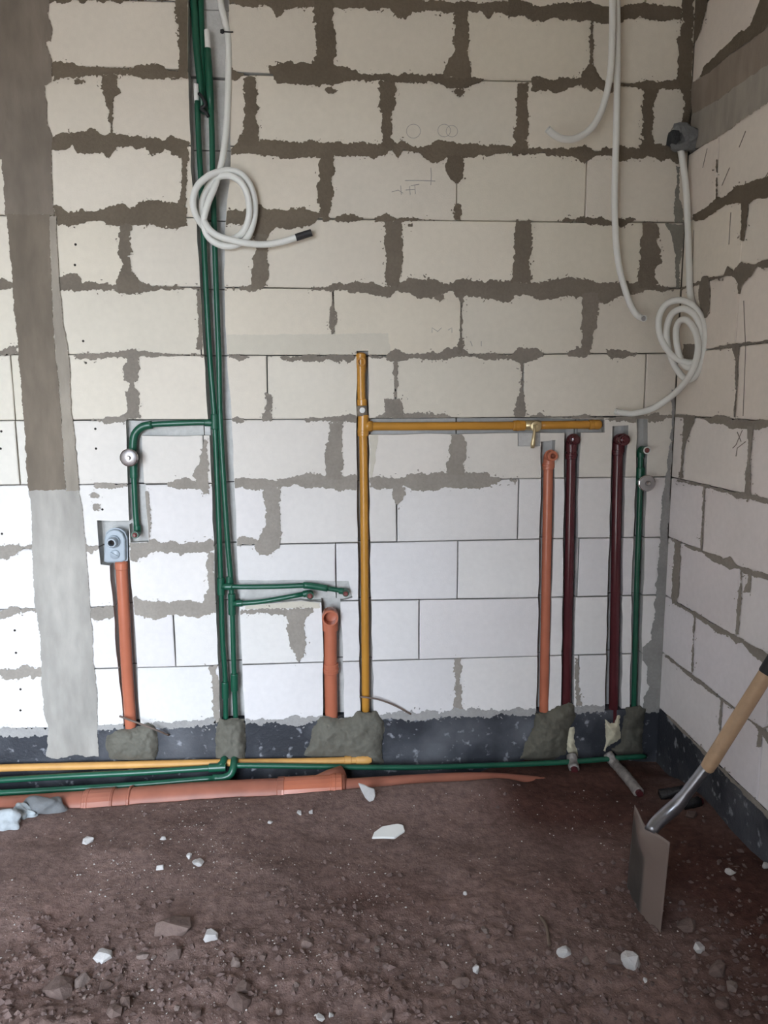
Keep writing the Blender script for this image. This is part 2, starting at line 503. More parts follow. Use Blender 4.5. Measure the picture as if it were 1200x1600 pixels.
# right wall: joints (distance in front of the back wall) per course
RJ = {0: [0.505, 0.76], 1: [0.263, 0.775], 2: [0.099, 0.562], 3: [0.279, 0.78], 4: [0.107, 0.57], 5: [0.457, 0.95], 6: [0.18, 0.434, 0.9],
      7: [0.435, 0.93], 8: [0.234, 0.72], 10: [0.5], 11: [0.25], 12: [0.5]}
def right3(a, z, d): return (XR + d, -a, z)
for n in range(0, 13):
    if n == 9: continue
    ed = [-0.002] + RJ[n]
    while ed[-1] < -REAR_Y - 0.5: ed.append(ed[-1] + 0.5)
    ed.append(-REAR_Y)
    for y0, y1 in zip(ed[:-1], ed[1:]):
        z0 = n * H + Z0 + GAP; z1 = min((n + 1) * H + Z0 - GAP, CEIL_Z)
        if z0 > CEIL_Z - 0.02: continue
        V, F = block_mesh((y0 + GAP, z0), (y1 - GAP, z0), (y1 - GAP, z1), (y0 + GAP, z1), right3)
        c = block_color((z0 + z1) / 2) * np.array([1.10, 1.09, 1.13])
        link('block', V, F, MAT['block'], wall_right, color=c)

# ---------------------------------------------------------------- ragged patches of mortar (outlines measured, edges torn by noise)
GX = np.arange(-40, 1262); 
def seg_poly_sd(U, V, poly):
    P = np.array(poly, float); Q = np.roll(P, -1, 0)
    d2 = np.full(U.shape, 1e9); ins = np.zeros(U.shape, bool)
    for (ax, ay), (bx, by) in zip(P, Q):
        ex, ey = bx - ax, by - ay
        t = np.clip(((U - ax) * ex + (V - ay) * ey) / (ex * ex + ey * ey + 1e-9), 0, 1)
        d2 = np.minimum(d2, (U - ax - t * ex) ** 2 + (V - ay - t * ey) ** 2)
        cr = ((ay > V) != (by > V)) & (U < (bx - ax) * (V - ay) / (by - ay + 1e-12) + ax)
        ins ^= cr
    d = np.sqrt(d2)
    return np.where(ins, d, -d)

def march(F, u0, v0, s, merge=True):
    """filled contour F>0 on a pixel grid -> verts (u,v), faces, boundary edges; runs of full cells merged"""
    ny, nx = F.shape
    I = F > 0
    cnt = I[:-1, :-1].astype(int) + I[:-1, 1:] + I[1:, 1:] + I[1:, :-1]
    vid = {}; V = []
    def vert(key, u, v):
        k = vid.get(key)
        if k is None:
            k = vid[key] = len(V); V.append((u, v))
        return k
    faces = []; bound = []
    for j in range(ny - 1):
        row = cnt[j]
        full = np.flatnonzero(row == 4)
        if len(full):
            br = np.flatnonzero(np.diff(full) > 1) if merge else np.arange(len(full) - 1)
            st = np.concatenate(([0], br + 1)); en = np.concatenate((br, [len(full) - 1]))
            for a, b in zip(full[st], full[en] + 1):
                faces.append((vert((a, j), u0 + a * s, v0 + j * s), vert((a, j + 1), u0 + a * s, v0 + (j + 1) * s),
                              vert((b, j + 1), u0 + b * s, v0 + (j + 1) * s), vert((b, j), u0 + b * s, v0 + j * s)))
        for i in np.flatnonzero((row > 0) & (row < 4)):
            cs = ((i, j), (i, j + 1), (i + 1, j + 1), (i + 1, j))
            poly = []; kinds = []
            for (x0, y0), (x1, y1) in zip(cs, cs[1:] + cs[:1]):
                f0 = F[y0, x0]; f1 = F[y1, x1]
                if f0 > 0:
                    poly.append(vert((x0, y0), u0 + x0 * s, v0 + y0 * s)); kinds.append(0)
                if (f0 > 0) != (f1 > 0):
                    t = f0 / (f0 - f1); t = min(0.95, max(0.05, t))
                    key = ('e', min(x0, x1), min(y0, y1), x0 == x1)
                    poly.append(vert(key, u0 + (x0 + t * (x1 - x0)) * s, v0 + (y0 + t * (y1 - y0)) * s)); kinds.append(1)
            if len(poly) >= 3:
                faces.append(tuple(poly))
                for a in range(len(poly)):
                    b = (a + 1) % len(poly)
                    if kinds[a] and kinds[b]: bound.append((poly[a], poly[b]))
    return V, faces, bound

_smear_i = 0
def patch(field, bbox, plane, material, color, parent, name='mortar_smear', thick=0.0022, rag=1.0, s=1.0, dome=0.0, chase=True,
          base=0.0, lumpy=0.0, serr=1.0, flecks=1.0):
    global _smear_i
    _smear_i += 1
    sd = _smear_i
    u0, u1, v0, v1 = bbox
    u0 -= 10; v0 -= 10; u1 += 10; v1 += 10
    U, V = np.meshgrid(np.arange(u0, u1 + s, s), np.arange(v0, v1 + s, s))
    d = field(U, V)
    n = fbm(U / 11.0, V / 11.0, sd, 3) * 5.0 * rag + fbm(U / 2.6, V / 2.6, sd + 50, 2) * 3.4 * rag * serr
    F = d + n
    if flecks and rag > 0:
        fl = (vnoise(U / 1.9, V / 1.9, sd + 77) + 0.5 * vnoise(U / 7, V / 7, sd + 78) - 0.46) * 6 * flecks + np.minimum(0, (d + 6) * 1.0)
        F = np.maximum(F, np.minimum(fl, 1.0))
    if chase and plane is Wn:
        for poly, _ in CHASES:
            px = [p[0] for p in poly]; py = [p[1] for p in poly]
            if min(px) < u1 and max(px) > u0 and min(py) < v1 and max(py) > v0:
                F = np.minimum(F, -seg_poly_sd(U, V, poly) - 0.6)
    F[0, :] = F[-1, :] = -1; F[:, 0] = F[:, -1] = -1
    V2, faces, bound = march(F, u0, v0, s, not (dome or lumpy))
    if not V2: return None
    A = np.array(V2)
    off = thick + 0.000012 * (sd % 131)
    if dome or lumpy:
        ui = np.clip(((A[:, 0] - u0) / s).round().astype(int), 0, F.shape[1] - 1)
        vi = np.clip(((A[:, 1] - v0) / s).round().astype(int), 0, F.shape[0] - 1)
        dd = np.maximum(d[vi, ui], 0)
        offs = off + dome * (1 - np.exp(-dd / 9.0)) + lumpy * fbm(A[:, 0] / 14, A[:, 1] / 14, sd, 3) * (1 - np.exp(-dd / 5.0))
        offs = np.maximum(offs, off)
    else:
        offs = np.full(len(A), off)
    top = plane(A[:, 0], A[:, 1], offs)
    VV = [tuple(p) for p in top]; FF = list(faces)
    bi = {}
    for a, b in bound:
        for k in (a, b):
            if k not in bi:
                bi[k] = len(VV)
                VV.append(tuple(plane([A[k, 0]], [A[k, 1]], [base - 0.001])[0]))
        FF.append((b, a, bi[a], bi[b]))
    o = link(name, VV, FF, material, parent, smooth=bool(dome), color=color)
    return o

def hstrip(pts):
    x = [p[0] for p in pts]; yt = [p[1] for p in pts]; yb = [p[2] for p in pts]
    def f(U, V):
        a = np.interp(U, x, yt); b = np.interp(U, x, yb)
        d = np.minimum(V - a, b - V)
        return np.minimum(d, np.minimum(U - x[0], x[-1] - U) + 1.5)
    return f, (x[0], x[-1], min(yt), max(yb))

def vstrip(pts):
    y = [p[0] for p in pts]; xl = [p[1] for p in pts]; xr = [p[2] for p in pts]
    def f(U, V):
        a = np.interp(V, y, xl); b = np.interp(V, y, xr)
        d = np.minimum(U - a, b - U)
        return np.minimum(d, np.minimum(V - y[0], y[-1] - V) + 1.5)
    return f, (min(xl), max(xr), y[0], y[-1])

def ppoly(poly):
    x = [p[0] for p in poly]; y = [p[1] for p in poly]
    return (lambda U, V: seg_poly_sd(U, V, poly)), (min(x), max(x), min(y), max(y))

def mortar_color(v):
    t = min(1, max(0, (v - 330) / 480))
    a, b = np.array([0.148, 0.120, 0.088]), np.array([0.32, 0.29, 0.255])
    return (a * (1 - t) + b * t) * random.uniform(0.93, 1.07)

# horizontal joints of the back wall: (x, upper edge, lower edge)
HS = [
 [(75,-6,2),(95,-6,5),(115,-6,1),(130,-6,4),(150,-6,0),(185,-6,7),(200,-6,0),(290,-6,0)],
 [(353,-6,5),(375,-6,7),(395,-6,12),(420,-6,8),(432,-6,27),(445,-6,17),(460,-6,11),(490,-6,13),(570,-6,13),(590,-6,16),(605,-6,13),(620,-6,24),(634,-6,29),(645,-4,20),(670,1,15),(690,2,20),(730,3,20),(750,3,17),(763,3,28),(775,3,20),(800,4,26)],
 [(798,-5,26),(820,2,25),(835,7,33),(850,8,35),(865,7,27),(880,4,30),(900,3,33),(920,3,30),(935,8,35),(960,11,38),(985,8,30),(1000,5,27),(1020,4,33),(1035,8,32),(1066,12,31)],
 [(82,97,128),(105,96,122),(115,99,123),(128,103,119),(140,105,117),(157,105,117),(182,105,116),(200,106,118),(227,102,122),(247,100,123),(267,110,122),(293,113,120)],
 [(360,104,126),(370,112,125),(378,115,118)],
 [(424,105,117),(433,98,127),(450,97,130),(483,98,133),(500,100,134),(533,103,130),(550,107,127),(567,114,127),(587,115,127),(617,116,126),(653,115,129),(687,117,130),(700,118,140),(727,120,138),(743,121,130),(754,123,125)],
 [(833,123,140),(850,121,143),(867,125,144),(893,122,136),(907,120,133),(923,113,143),(933,116,137),(947,128,147),(956,128,147),(970,131,135),(1000,128,138),(1020,125,145),(1030,128,140),(1062,123,140)],
 [(79,213,233),(92,208,236),(107,207,230),(113,206,228),(120,206,241),(133,207,241),(140,200,240),(147,202,238),(160,211,240),(172,208,245),(182,211,229),(200,210,231),(227,217,232),(237,214,241),(257,217,235),(267,210,238),(287,218,250),(294,220,252)],
 [(361,231,243),(377,215,243),(400,222,240),(413,218,244),(440,220,248),(467,222,246),(507,219,246),(543,224,244),(570,223,247),(593,225,245),(613,220,236),(622,221,250),(630,220,236),(653,230,238),(667,227,249),(683,218,256),(700,218,246),(727,226,245),(753,225,244),(777,227,241),(802,231,235)],
 [(800,231,236),(820,230,242),(843,230,240),(867,233,243),(900,230,247),(913,228,255),(930,237,245),(953,230,243),(967,227,250),(983,230,250),(1003,230,247),(1017,225,245),(1030,225,252),(1047,230,250),(1060,235,256)],
 [(84,323,345),(92,322,350),(100,327,352),(107,331,354),(118,330,350),(130,328,348),(150,330,344),(163,327,347),(172,322,352),(185,320,355),(207,323,353),(233,312,350),(260,313,357),(277,317,357),(290,325,352)],
 [(345,325,353),(363,328,350),(383,327,350),(400,318,372),(417,327,373),(430,327,354),(450,330,357),(470,323,358),(487,328,350),(500,333,343),(518,340,344)],
 [(528,339,344),(540,334,345),(553,335,345),(565,340,343)],[(588,338,345),(605,334,346),(620,340,346),(650,340,346),(672,343,345)],
 [(867,344,346),(900,340,347),(915,338,348),(940,338,351),(955,345,352),(972,342,354),(985,345,348)],
 [(93,433,455),(105,428,455),(118,428,456),(125,433,455),(128,441,454),(150,443,453),(180,443,455),(200,440,460),(217,438,458),(240,446,453),(277,447,453),(312,449,452)],
 [(-20,436,456),(0,435,452),(13,440,450),(22,441,449)],
 [(352,448,452),(375,450,454),(400,441,456)],
 [(488,450,453),(513,448,456),(523,443,453),(550,442,458),(573,440,458),(597,448,462),(610,447,463),(620,440,455),(640,435,460),(657,434,465),(673,435,466),(693,443,460),(707,444,453),(713,439,463),(733,437,463),(750,440,465),(767,438,468),(787,438,472),(802,437,467)],
 [(800,437,460),(820,440,462),(840,442,468),(867,435,465),(893,433,462),(933,440,468),(950,443,472),(973,440,462),(993,440,457),(1027,447,455),(1052,450,455)],
 [(-20,548,558),(0,548,556),(13,542,553),(28,537,555)],
 [(112,553,558),(123,552,562),(150,552,561),(177,551,558),(210,547,558),(227,551,557),(253,552,556),(287,553,556),(318,554,557)],
 [(360,556,559),(375,557,563),(390,557,559)],[(420,556,558),(450,557,563),(483,556,563),(553,556,563)],
 [(577,556,558),(600,556,560),(612,548,567),(620,548,568),(630,552,563),(647,553,558),(660,552,560),(683,550,562),(707,543,560),(720,543,557),(735,554,557),(753,553,562),(767,552,562),(800,553,562),(810,543,567),(823,543,569),(840,544,560),(846,552,555)],
 [(885,552,556),(893,550,557),(903,543,558),(917,543,555),(926,551,554)],[(950,547,556),(957,545,562),(980,548,557),(992,552,556)],
 [(145,656,658),(167,653,661),(187,650,660),(203,647,658)],[(364,652,658),(371,650,659),(378,655,658)],
 [(480,654,657),(527,650,660),(540,648,660),(558,650,660)],
 [(585,652,655),(607,643,655),(627,647,655),(647,644,655),(667,647,655),(690,647,653),(712,652,655)],
 [(826,652,656),(843,643,656),(856,652,656),(900,651,656),(913,647,655),(930,652,657),(947,652,658),(967,650,658),(983,649,661),(1007,647,660),(1030,646,658),(1052,649,653)],
 [(150,756,760),(167,755,763),(183,757,763),(197,756,759)],[(262,754,759),(277,746,763),(300,748,763),(323,753,770)],
 [(364,749,762),(383,745,763),(400,748,765),(427,748,763),(460,747,758),(477,740,762),(500,740,763),(517,750,765),(533,743,768),(558,743,763)],
 [(578,747,762),(613,745,763),(630,748,758),(637,742,760),(653,740,767),(677,738,768),(697,740,762),(713,737,765),(733,737,762),(757,738,762),(770,743,757),(781,749,752)],
 [(800,749,753),(806,749,755),(812,749,752)],
 [(-20,850,873),(13,850,873),(30,852,860),(52,850,858)],[(131,850,863),(143,852,865),(155,850,860)],
 [(203,847,875),(213,848,875),(230,845,868),(243,843,860),(257,847,863),(283,848,865),(307,847,863),(327,842,863),(335,845,860)],
 [(369,840,853),(387,837,850),(400,842,853),(412,848,856)],
 [(-20,957,968),(0,957,967),(17,948,963),(43,948,957),(58,950,956)],[(139,952,966),(157,948,968),(178,947,963)],
 [(204,933,957),(217,937,963),(230,937,967),(243,940,967),(267,940,962),(293,937,963),(310,943,965),(337,940,957)],
 [(372,953,962),(400,952,957),(430,952,960),(443,950,965),(467,950,963),(487,952,957)],
 [(-20,1047,1057),(0,1046,1057),(10,1045,1062),(23,1047,1063),(37,1040,1060),(64,1043,1057)],
]
# vertical joints of the back wall: (y, left edge, right edge)
VS = [
 [(-10,490,520),(40,492,521),(67,496,526),(85,494,524),(97,488,522),(120,488,521)],
 [(10,710,731),(60,710,731),(83,709,730),(97,697,735),(120,695,735)],
 [(-10,272,296),(40,277,296),(70,280,296),(85,283,296),(105,278,296),(120,277,296)],
 [(30,923,927),(80,922,927),(100,919,928),(110,911,931),(125,905,935)],
 [(-10,1067,1084),(15,1067,1084),(33,1070,1083),(50,1062,1083),(83,1058,1083),(105,1059,1082),(125,1055,1082),(138,1062,1081),(150,1068,1080),(165,1067,1079),(195,1063,1078),(208,1062,1077)],
 [(117,157,182),(133,158,185),(145,162,187),(155,168,177),(183,170,177),(207,172,176)],
 [(122,380,398),(140,381,402),(165,384,402),(180,381,401),(195,380,403),(215,375,404),(226,374,404)],
 [(125,592,618),(167,591,617),(180,596,613),(200,597,614),(228,595,614)],
 [(133,808,823),(167,807,823),(207,804,825),(240,803,822)],
 [(141,1006,1029),(167,1004,1021),(200,1003,1019),(232,1003,1022)],
 [(240,500,518),(263,498,523),(283,497,520),(307,497,521),(330,498,517),(343,503,513)],
 [(245,698,726),(267,697,725),(277,703,724),(285,711,718)],[(320,709,722),(327,708,723),(343,710,720)],
 [(234,284,292),(245,284,291),(280,286,290),(300,282,290),(320,278,290),(335,280,290)],
 [(352,186,204),(400,185,203),(413,192,204),(423,190,207),(437,182,218),(456,185,217)],
 [(347,601,627),(373,600,629),(407,602,629),(427,603,628),(448,600,625)],
 [(347,806,828),(377,802,832),(407,803,829),(440,800,829)],
 [(350,1004,1027),(367,1002,1028),(377,1001,1027),(392,1000,1032),(408,999,1032),(423,998,1025),(450,998,1025)],
 [(366,398,420),(390,401,418),(407,395,418),(433,393,417),(449,395,411)],
 [(458,307,314),(480,307,316),(495,309,315),(520,311,315),(545,307,315)],
 [(462,520,523),(480,516,522),(510,515,522),(522,517,523)],[(488,523,528),(497,524,528),(503,524,527)],
 [(462,719,724),(500,718,724),(530,717,724),(552,715,725)],
 [(460,910,934),(493,908,933),(513,908,932),(517,911,927),(533,910,927),(552,911,921)],
 [(552,200,217),(577,191,217),(593,193,215),(600,200,210),(613,198,217),(630,200,218),(652,196,219)],
 [(618,416,424),(627,417,426),(640,412,424),(655,410,424)],
 [(562,616,621),(620,616,621)],[(625,601,631),(640,602,630),(652,598,633)],
 [(565,813,817),(600,813,817),(630,805,820),(653,803,821)],
 [(690,319,323),(706,316,323),(722,309,324),(740,303,325),(756,308,325),(769,319,325)],
 [(660,513,537),(683,512,535),(707,508,533),(727,510,537),(748,510,533)],
 [(677,707,723),(700,703,730),(723,698,725),(740,700,727)],
 [(763,413,438),(783,413,438),(797,416,438),(820,416,440),(840,404,440),(857,398,433),(866,405,420)],
 [(757,613,630),(773,612,632),(783,616,629),(788,619,623)],
 [(768,226,230),(780,226,233),(800,227,236),(830,227,234),(846,224,234)],
 [(865,323,336),(890,322,336),(917,325,336),(933,318,336),(946,315,336)],
 [(955,448,486),(967,448,477),(990,450,478),(1010,453,477),(1023,462,472),(1034,465,468)],
 [(1042,325,337),(1060,332,340),(1100,333,344),(1128,333,346)],
 [(1030,710,720),(1067,710,720),(1100,710,722),(1116,706,723)],
 [(1030,899,905),(1060,899,904),(1100,900,908)],
]
for pts in HS:
    f, bb = hstrip(pts)
    vm = sum(p[1] + p[2] for p in pts) / (2 * len(pts))
    patch(f, bb, Wn, MAT['mortar'], mortar_color(vm), wall_back)
for pts in VS:
    f, bb = vstrip(pts)
    vm = sum(p[0] for p in pts) / len(pts)
    patch(f, bb, Wn, MAT['mortar'], mortar_color(vm), wall_back)
# small separate dabs
for u, v, r, q in [(643, 353, 9, 4), (687, 465, 9, 5), (945, 468, 9, 6), (720, 143, 8, 6), (517, 141, 9, 3), (125, 127, 7, 3), (376, 558, 6, 3),
                   (147, 775, 8, 5), (150, 793, 6, 5), (985, 345, 6, 3), (925, 70, 5, 8)]:
    poly = [(u + r * math.cos(t), v + q * math.sin(t)) for t in np.linspace(0, 2 * math.pi, 10, endpoint=False)]
    f, bb = ppoly(poly)
    patch(f, bb, Wn, MAT['mortar'], mortar_color(v), wall_back, rag=1.3)
# the pale torn mortar line over the bitumen, and grey mortar in the corner
PALE = (0.36, 0.35, 0.34)
for pts in [[(-20,1137,1150),(0,1138,1150),(40,1139,1152),(74,1138,1148)],[(152,1134,1142),(180,1132,1141),(230,1130,1137),(280,1128,1137),(335,1122,1134)],
            [(383,1124,1131),(443,1122,1131),(460,1119,1134),(483,1121,1130),(505,1115,1124)],[(590,1117,1124),(633,1110,1125),(660,1112,1123),(693,1112,1121),(717,1107,1119),(750,1109,1121),(800,1107,1116),(817,1107,1119),(842,1108,1117)],
            [(896,1104,1113),(930,1102,1112),(948,1104,1114)]]:
    f, bb = hstrip(pts)
    patch(f, bb, Wn, MAT['mortar'], PALE, wall_back, rag=1.0)
GREYC = (0.30, 0.295, 0.285)
for pts in [[(610,1050,1054),(650,1050,1054),(700,1046,1051),(735,1042,1048),(780,1034,1047),(840,1031,1044),(900,1027,1043),(960,1022,1041),(1000,1017,1040),(1012,1004,1040),(1030,1002,1039),(1042,1011,1039),(1075,1013,1038),(1090,1005,1037),(1112,1002,1036)],
            [(262,1058,1063),(300,1056,1061),(330,1054,1067),(346,1054,1068)],[(351,1040,1069),(364,1048,1068),(385,1054,1066),(420,1056,1062),(448,1057,1060)]]:
    f, bb = vstrip(pts)
    patch(f, bb, Wn, MAT['mortar'], GREYC if pts[0][0] > 500 else (0.22, 0.21, 0.18), wall_back, rag=0.6, flecks=0)
# faint re-plastered strips beside the chases and over the yellow pipe
for poly in [[(352, 523), (607, 521), (610, 552), (575, 553), (575, 546), (555, 547), (555, 553), (352, 553)],
             [(222, 665), (222, 681), (330, 681), (334, 668)], [(996, 640), (1012, 640), (1012, 656), (996, 656)],
             [(577, 680), (592, 680), (584, 735), (579, 760)], [(383, 935), (400, 938), (500, 935), (500, 950), (383, 952)]]:
    f, bb = ppoly(poly)
    patch(f, bb, Wn, MAT['block'], (0.60, 0.56, 0.475), wall_back, name='plaster_strip', rag=0.4, flecks=0, thick=0.001)

# right wall mortar
HR = [
 [(1083,334,344),(1100,327,345),(1120,308,330),(1135,305,320),(1152,290,317),(1165,287,322),(1180,282,312),(1202,276,307)],
 [(1063,450,454),(1090,440,446),(1110,434,438),(1130,430,434),(1137,414,432),(1146,424,432),(1157,409,450),(1166,412,438),(1175,413,428),(1184,410,417),(1202,404,418)],
 [(1113,543,546),(1150,537,542),(1190,533,536),(1202,531,536)],
 [(1052,648,651),(1085,650,653),(1100,652,657),(1110,652,663),(1130,647,662),(1145,655,670),(1165,656,671),(1185,656,671),(1202,657,666)],
 [(1060,749,752),(1100,757,761),(1140,767,772),(1150,768,779),(1165,770,779),(1175,774,780),(1202,780,788)],
 [(1048,842,844),(1075,852,856),(1095,858,862),(1115,866,877),(1130,873,884),(1140,870,890),(1150,883,888),(1170,889,898),(1202,898,908)],
 [(1056,941,945),(1070,948,953),(1085,956,962),(1105,970,976),(1120,978,988),(1140,988,994),(1150,994,1007),(1160,1000,1003),(1170,1006,1018),(1185,1013,1032),(1202,1022,1042)],
 [(1042,1024,1027),(1060,1038,1043),(1080,1052,1060),(1127,1091,1094),(1180,1130,1134),(1202,1145,1165)],
 [(1041,1115,1118),(1100,1173,1178),(1135,1206,1213),(1160,1230,1239),(1202,1270,1281)],
]
VR = [
 [(-8,1083,1108),(15,1083,1104),(30,1083,1100),(50,1083,1094),(62,1083,1088),(66,1083,1086)],
 [(-8,1190,1206),(15,1181,1202),(30,1176,1198),(45,1168,1190)],
 [(250,1119,1121),(312,1118,1120)],[(305,1157,1170),(330,1158,1169),(350,1158,1166),(375,1157,1162)],
 [(433,1096,1106),(445,1092,1109),(465,1091,1109),(485,1095,1108),(496,1099,1105)],
 [(428,1151,1159),(445,1153,1158),(457,1153,1156)],
 [(540,1142,1156),(552,1145,1155),(562,1149,1153),(610,1149,1152),(652,1146,1148)],
 [(539,1068,1086),(552,1066,1085),(560,1069,1084)],
 [(650,1067,1086),(660,1068,1085),(672,1068,1079),(700,1065,1069),(748,1062,1065)],
 [(668,1168,1176),(700,1169,1174),(720,1167,1171),(735,1164,1173),(770,1164,1172),(778,1160,1170)],
 [(760,1099,1101),(858,1094,1097)],
 [(848,1055,1063),(860,1053,1063),(880,1052,1064),(900,1050,1062),(930,1049,1060),(942,1050,1058)],
 [(893,1157,1159),(915,1156,1159),(935,1153,1158),(950,1151,1158),(975,1150,1155),(990,1149,1154)],
 [(898,1168,1175),(910,1168,1174),(925,1160,1172)],
 [(962,1084,1087),(1000,1082,1084),(1050,1080,1083)],
 [(1040,1192,1196),(1058,1193,1195)],[(1093,1127,1129),(1125,1123,1127),(1150,1124,1126)],[(1125,1224,1228),(1140,1185,1191),(1165,1183,1189)],
]
for pts in HR:
    f, bb = hstrip(pts)
    patch(f, bb, RWn, MAT['mortar'], mortar_color(sum(p[1] for p in pts) / len(pts)) * 0.95, wall_right, rag=0.6)
for k, pts in enumerate(VR):
    f, bb = vstrip(pts)
    patch(f, bb, RWn, MAT['mortar'], mortar_color(sum(p[0] for p in pts) / len(pts)) * 0.95, wall_right, rag=0.35, flecks=0.5)
f, bb = ppoly([(1092, 122), (1100, 103), (1140, 65), (1158, 47), (1163, 48), (1178, 32), (1202, 0), (1206, 30), (1190, 52), (1165, 68), (1140, 86), (1110, 113)])
patch(f, bb, RWn, MAT['mortar'], mortar_color(100), wall_right, rag=0.5, flecks=0)

for pts in ([(1162, 470), (1165, 545), (1163, 600), (1161, 650)], [(1142, 332), (1140, 360), (1139, 382)], [(1165, 283), (1163, 310), (1166, 330)], [(1084, 360), (1081, 440)],
            [(1160, 672), (1150, 695), (1145, 700)], [(1165, 690), (1152, 700), (1150, 713)], [(1152, 675), (1158, 690)], [(1203, 1170), (1213, 1186)], [(1205, 262), (1188, 290)],
            [(1165, 205), (1155, 230)], [(1105, 232), (1098, 262)], [(1140, 262), (1128, 290)]):
    V, F = sweep([RW(u, v, 0.0006) for u, v in pts], 0.0016, 5)
    link('scratch', V, F, MAT['scratch'], wall_right)

# pencil marks and drill holes on the blocks
def stroke(pts, w=0.0011, name='pencil_mark', m='pencil'):
    P = [W(u, v, 0.0009) for u, v in pts]
    V, F = sweep(P, w, seg=5)
    link(name, V, F, MAT[m], wall_back)
for pts in [[(633, 282), (656, 282), (680, 283)], [(673, 262), (674, 275), (673, 289)], [(612, 300), (622, 297), (630, 302)], [(626, 290), (627, 304)],
            [(640, 291), (641, 304)], [(634, 297), (648, 296)], [(642, 290), (655, 288)], [(648, 289), (649, 303)],
            [(675, 520), (675, 512), (684, 518), (690, 512)], [(700, 516), (706, 512), (706, 520)], [(735, 533), (738, 541)], [(752, 533), (752, 541)]]:
    stroke(pts)
for cu, cv, r in ((646, 205, 11), (694, 204, 10), (706, 205, 9)):
    stroke([(cu + r * math.cos(t), cv + r * math.sin(t)) for t in np.linspace(0, 6.3, 18)], 0.0008)
for u, v in [(118, 382), (117, 414), (130, 533), (134, 567), (149, 670), (150, 701), (160, 796), (23, 985), (25, 1020), (32, 1077), (32, 1110), (107, 1084), (2, 674), (1, 701), (3, 834), (70, 1040)]:
    c = W(u, v, 0.0)
    V, F = lathe(c, (0, -1, 0), [(0.0052, -0.002), (0.0046, 0.0008), (0, 0.0006)], 10)
    link('drill_hole', V, F, MAT['hole'], wall_back)

# ---------------------------------------------------------------- bitumen base band, cast column, ring beam
struct(link('baseboard_back', *box(ROOM_L, XR, -0.001, 0.116, -0.35, Z0 - 0.002), MAT['bitumen']))
struct(link('baseboard_right', *box(XR - 0.001, XR + 0.116, REAR_Y, -0.002, -0.35, Z0 - 0.002), MAT['bitumen']))

trim_1 = struct(link('trim_1', *box(COLX[0] + 0.056, COLX[1] - 0.056, 0.001, 0.115, 0.02, CEIL_Z), MAT['concrete'], color=(0.25, 0.23, 0.2)))
# three pours of the column, each with its own colour; outlines ragged where it met the blocks
COLP = [([(-30, -8), (78, -8), (74, 20), (82, 45), (80, 65), (72, 66), (82, 96), (80, 128), (70, 134), (72, 160), (74, 195), (82, 212), (80, 240), (82, 300), (84, 335), (8, 336), (6, 290), (2, 250), (-30, 240)], (0.200, 0.168, 0.136), 'concrete_pour'),
        ([(10, 335), (78, 335), (80, 420), (84, 520), (95, 640), (103, 766), (44, 768), (40, 700), (33, 600), (22, 480), (16, 400)], (0.178, 0.147, 0.114), 'concrete_pour'),
        ([(44, 767), (104, 765), (122, 765), (130, 800), (134, 860), (142, 960), (146, 1030), (152, 1080), (152, 1140), (154, 1182), (110, 1181), (90, 1186), (72, 1182), (76, 1140), (68, 1110), (64, 1060), (64, 1000), (54, 940), (50, 860), (50, 800)], (0.36, 0.34, 0.31), 'concrete_pour'),
        ([(77, 336), (88, 338), (92, 440), (98, 500), (108, 560), (112, 640), (118, 700), (124, 767), (103, 768), (95, 640), (84, 520), (80, 420)], (0.30, 0.265, 0.22), 'concrete_edge')]
for poly, c, nm in COLP:
    f, bb = ppoly(poly)
    patch(f, bb, Wn, MAT['concrete'], c, trim_1, name=nm, rag=0.45, flecks=0, thick=0.004 if nm == 'concrete_pour' else 0.0065)
trim_2 = struct(link('trim_2', *box(XR + 0.003, XR + 0.115, REAR_Y, -0.003, 9 * H + Z0 + 0.003, 10 * H + Z0 - 0.003), MAT['concrete'], color=(0.20, 0.175, 0.15)))
f, bb = ppoly([(1078, 130), (1091, 124), (1110, 113), (1140, 86), (1170, 67), (1204, 38), (1204, 100), (1160, 128), (1120, 158), (1082, 180)])
patch(f, bb, RWn, MAT['concrete'], (0.27, 0.225, 0.185), trim_2, name='concrete_pour', rag=0.4, flecks=0, thick=0.003)
f, bb = ppoly([(1080, 178), (1120, 157), (1160, 128), (1204, 98), (1204, 158), (1175, 177), (1150, 193), (1140, 204), (1120, 216), (1090, 231), (1076, 232)])
patch(f, bb, RWn, MAT['concrete'], (0.34, 0.31, 0.27), trim_2, name='concrete_pour', rag=0.5, flecks=0, thick=0.004)

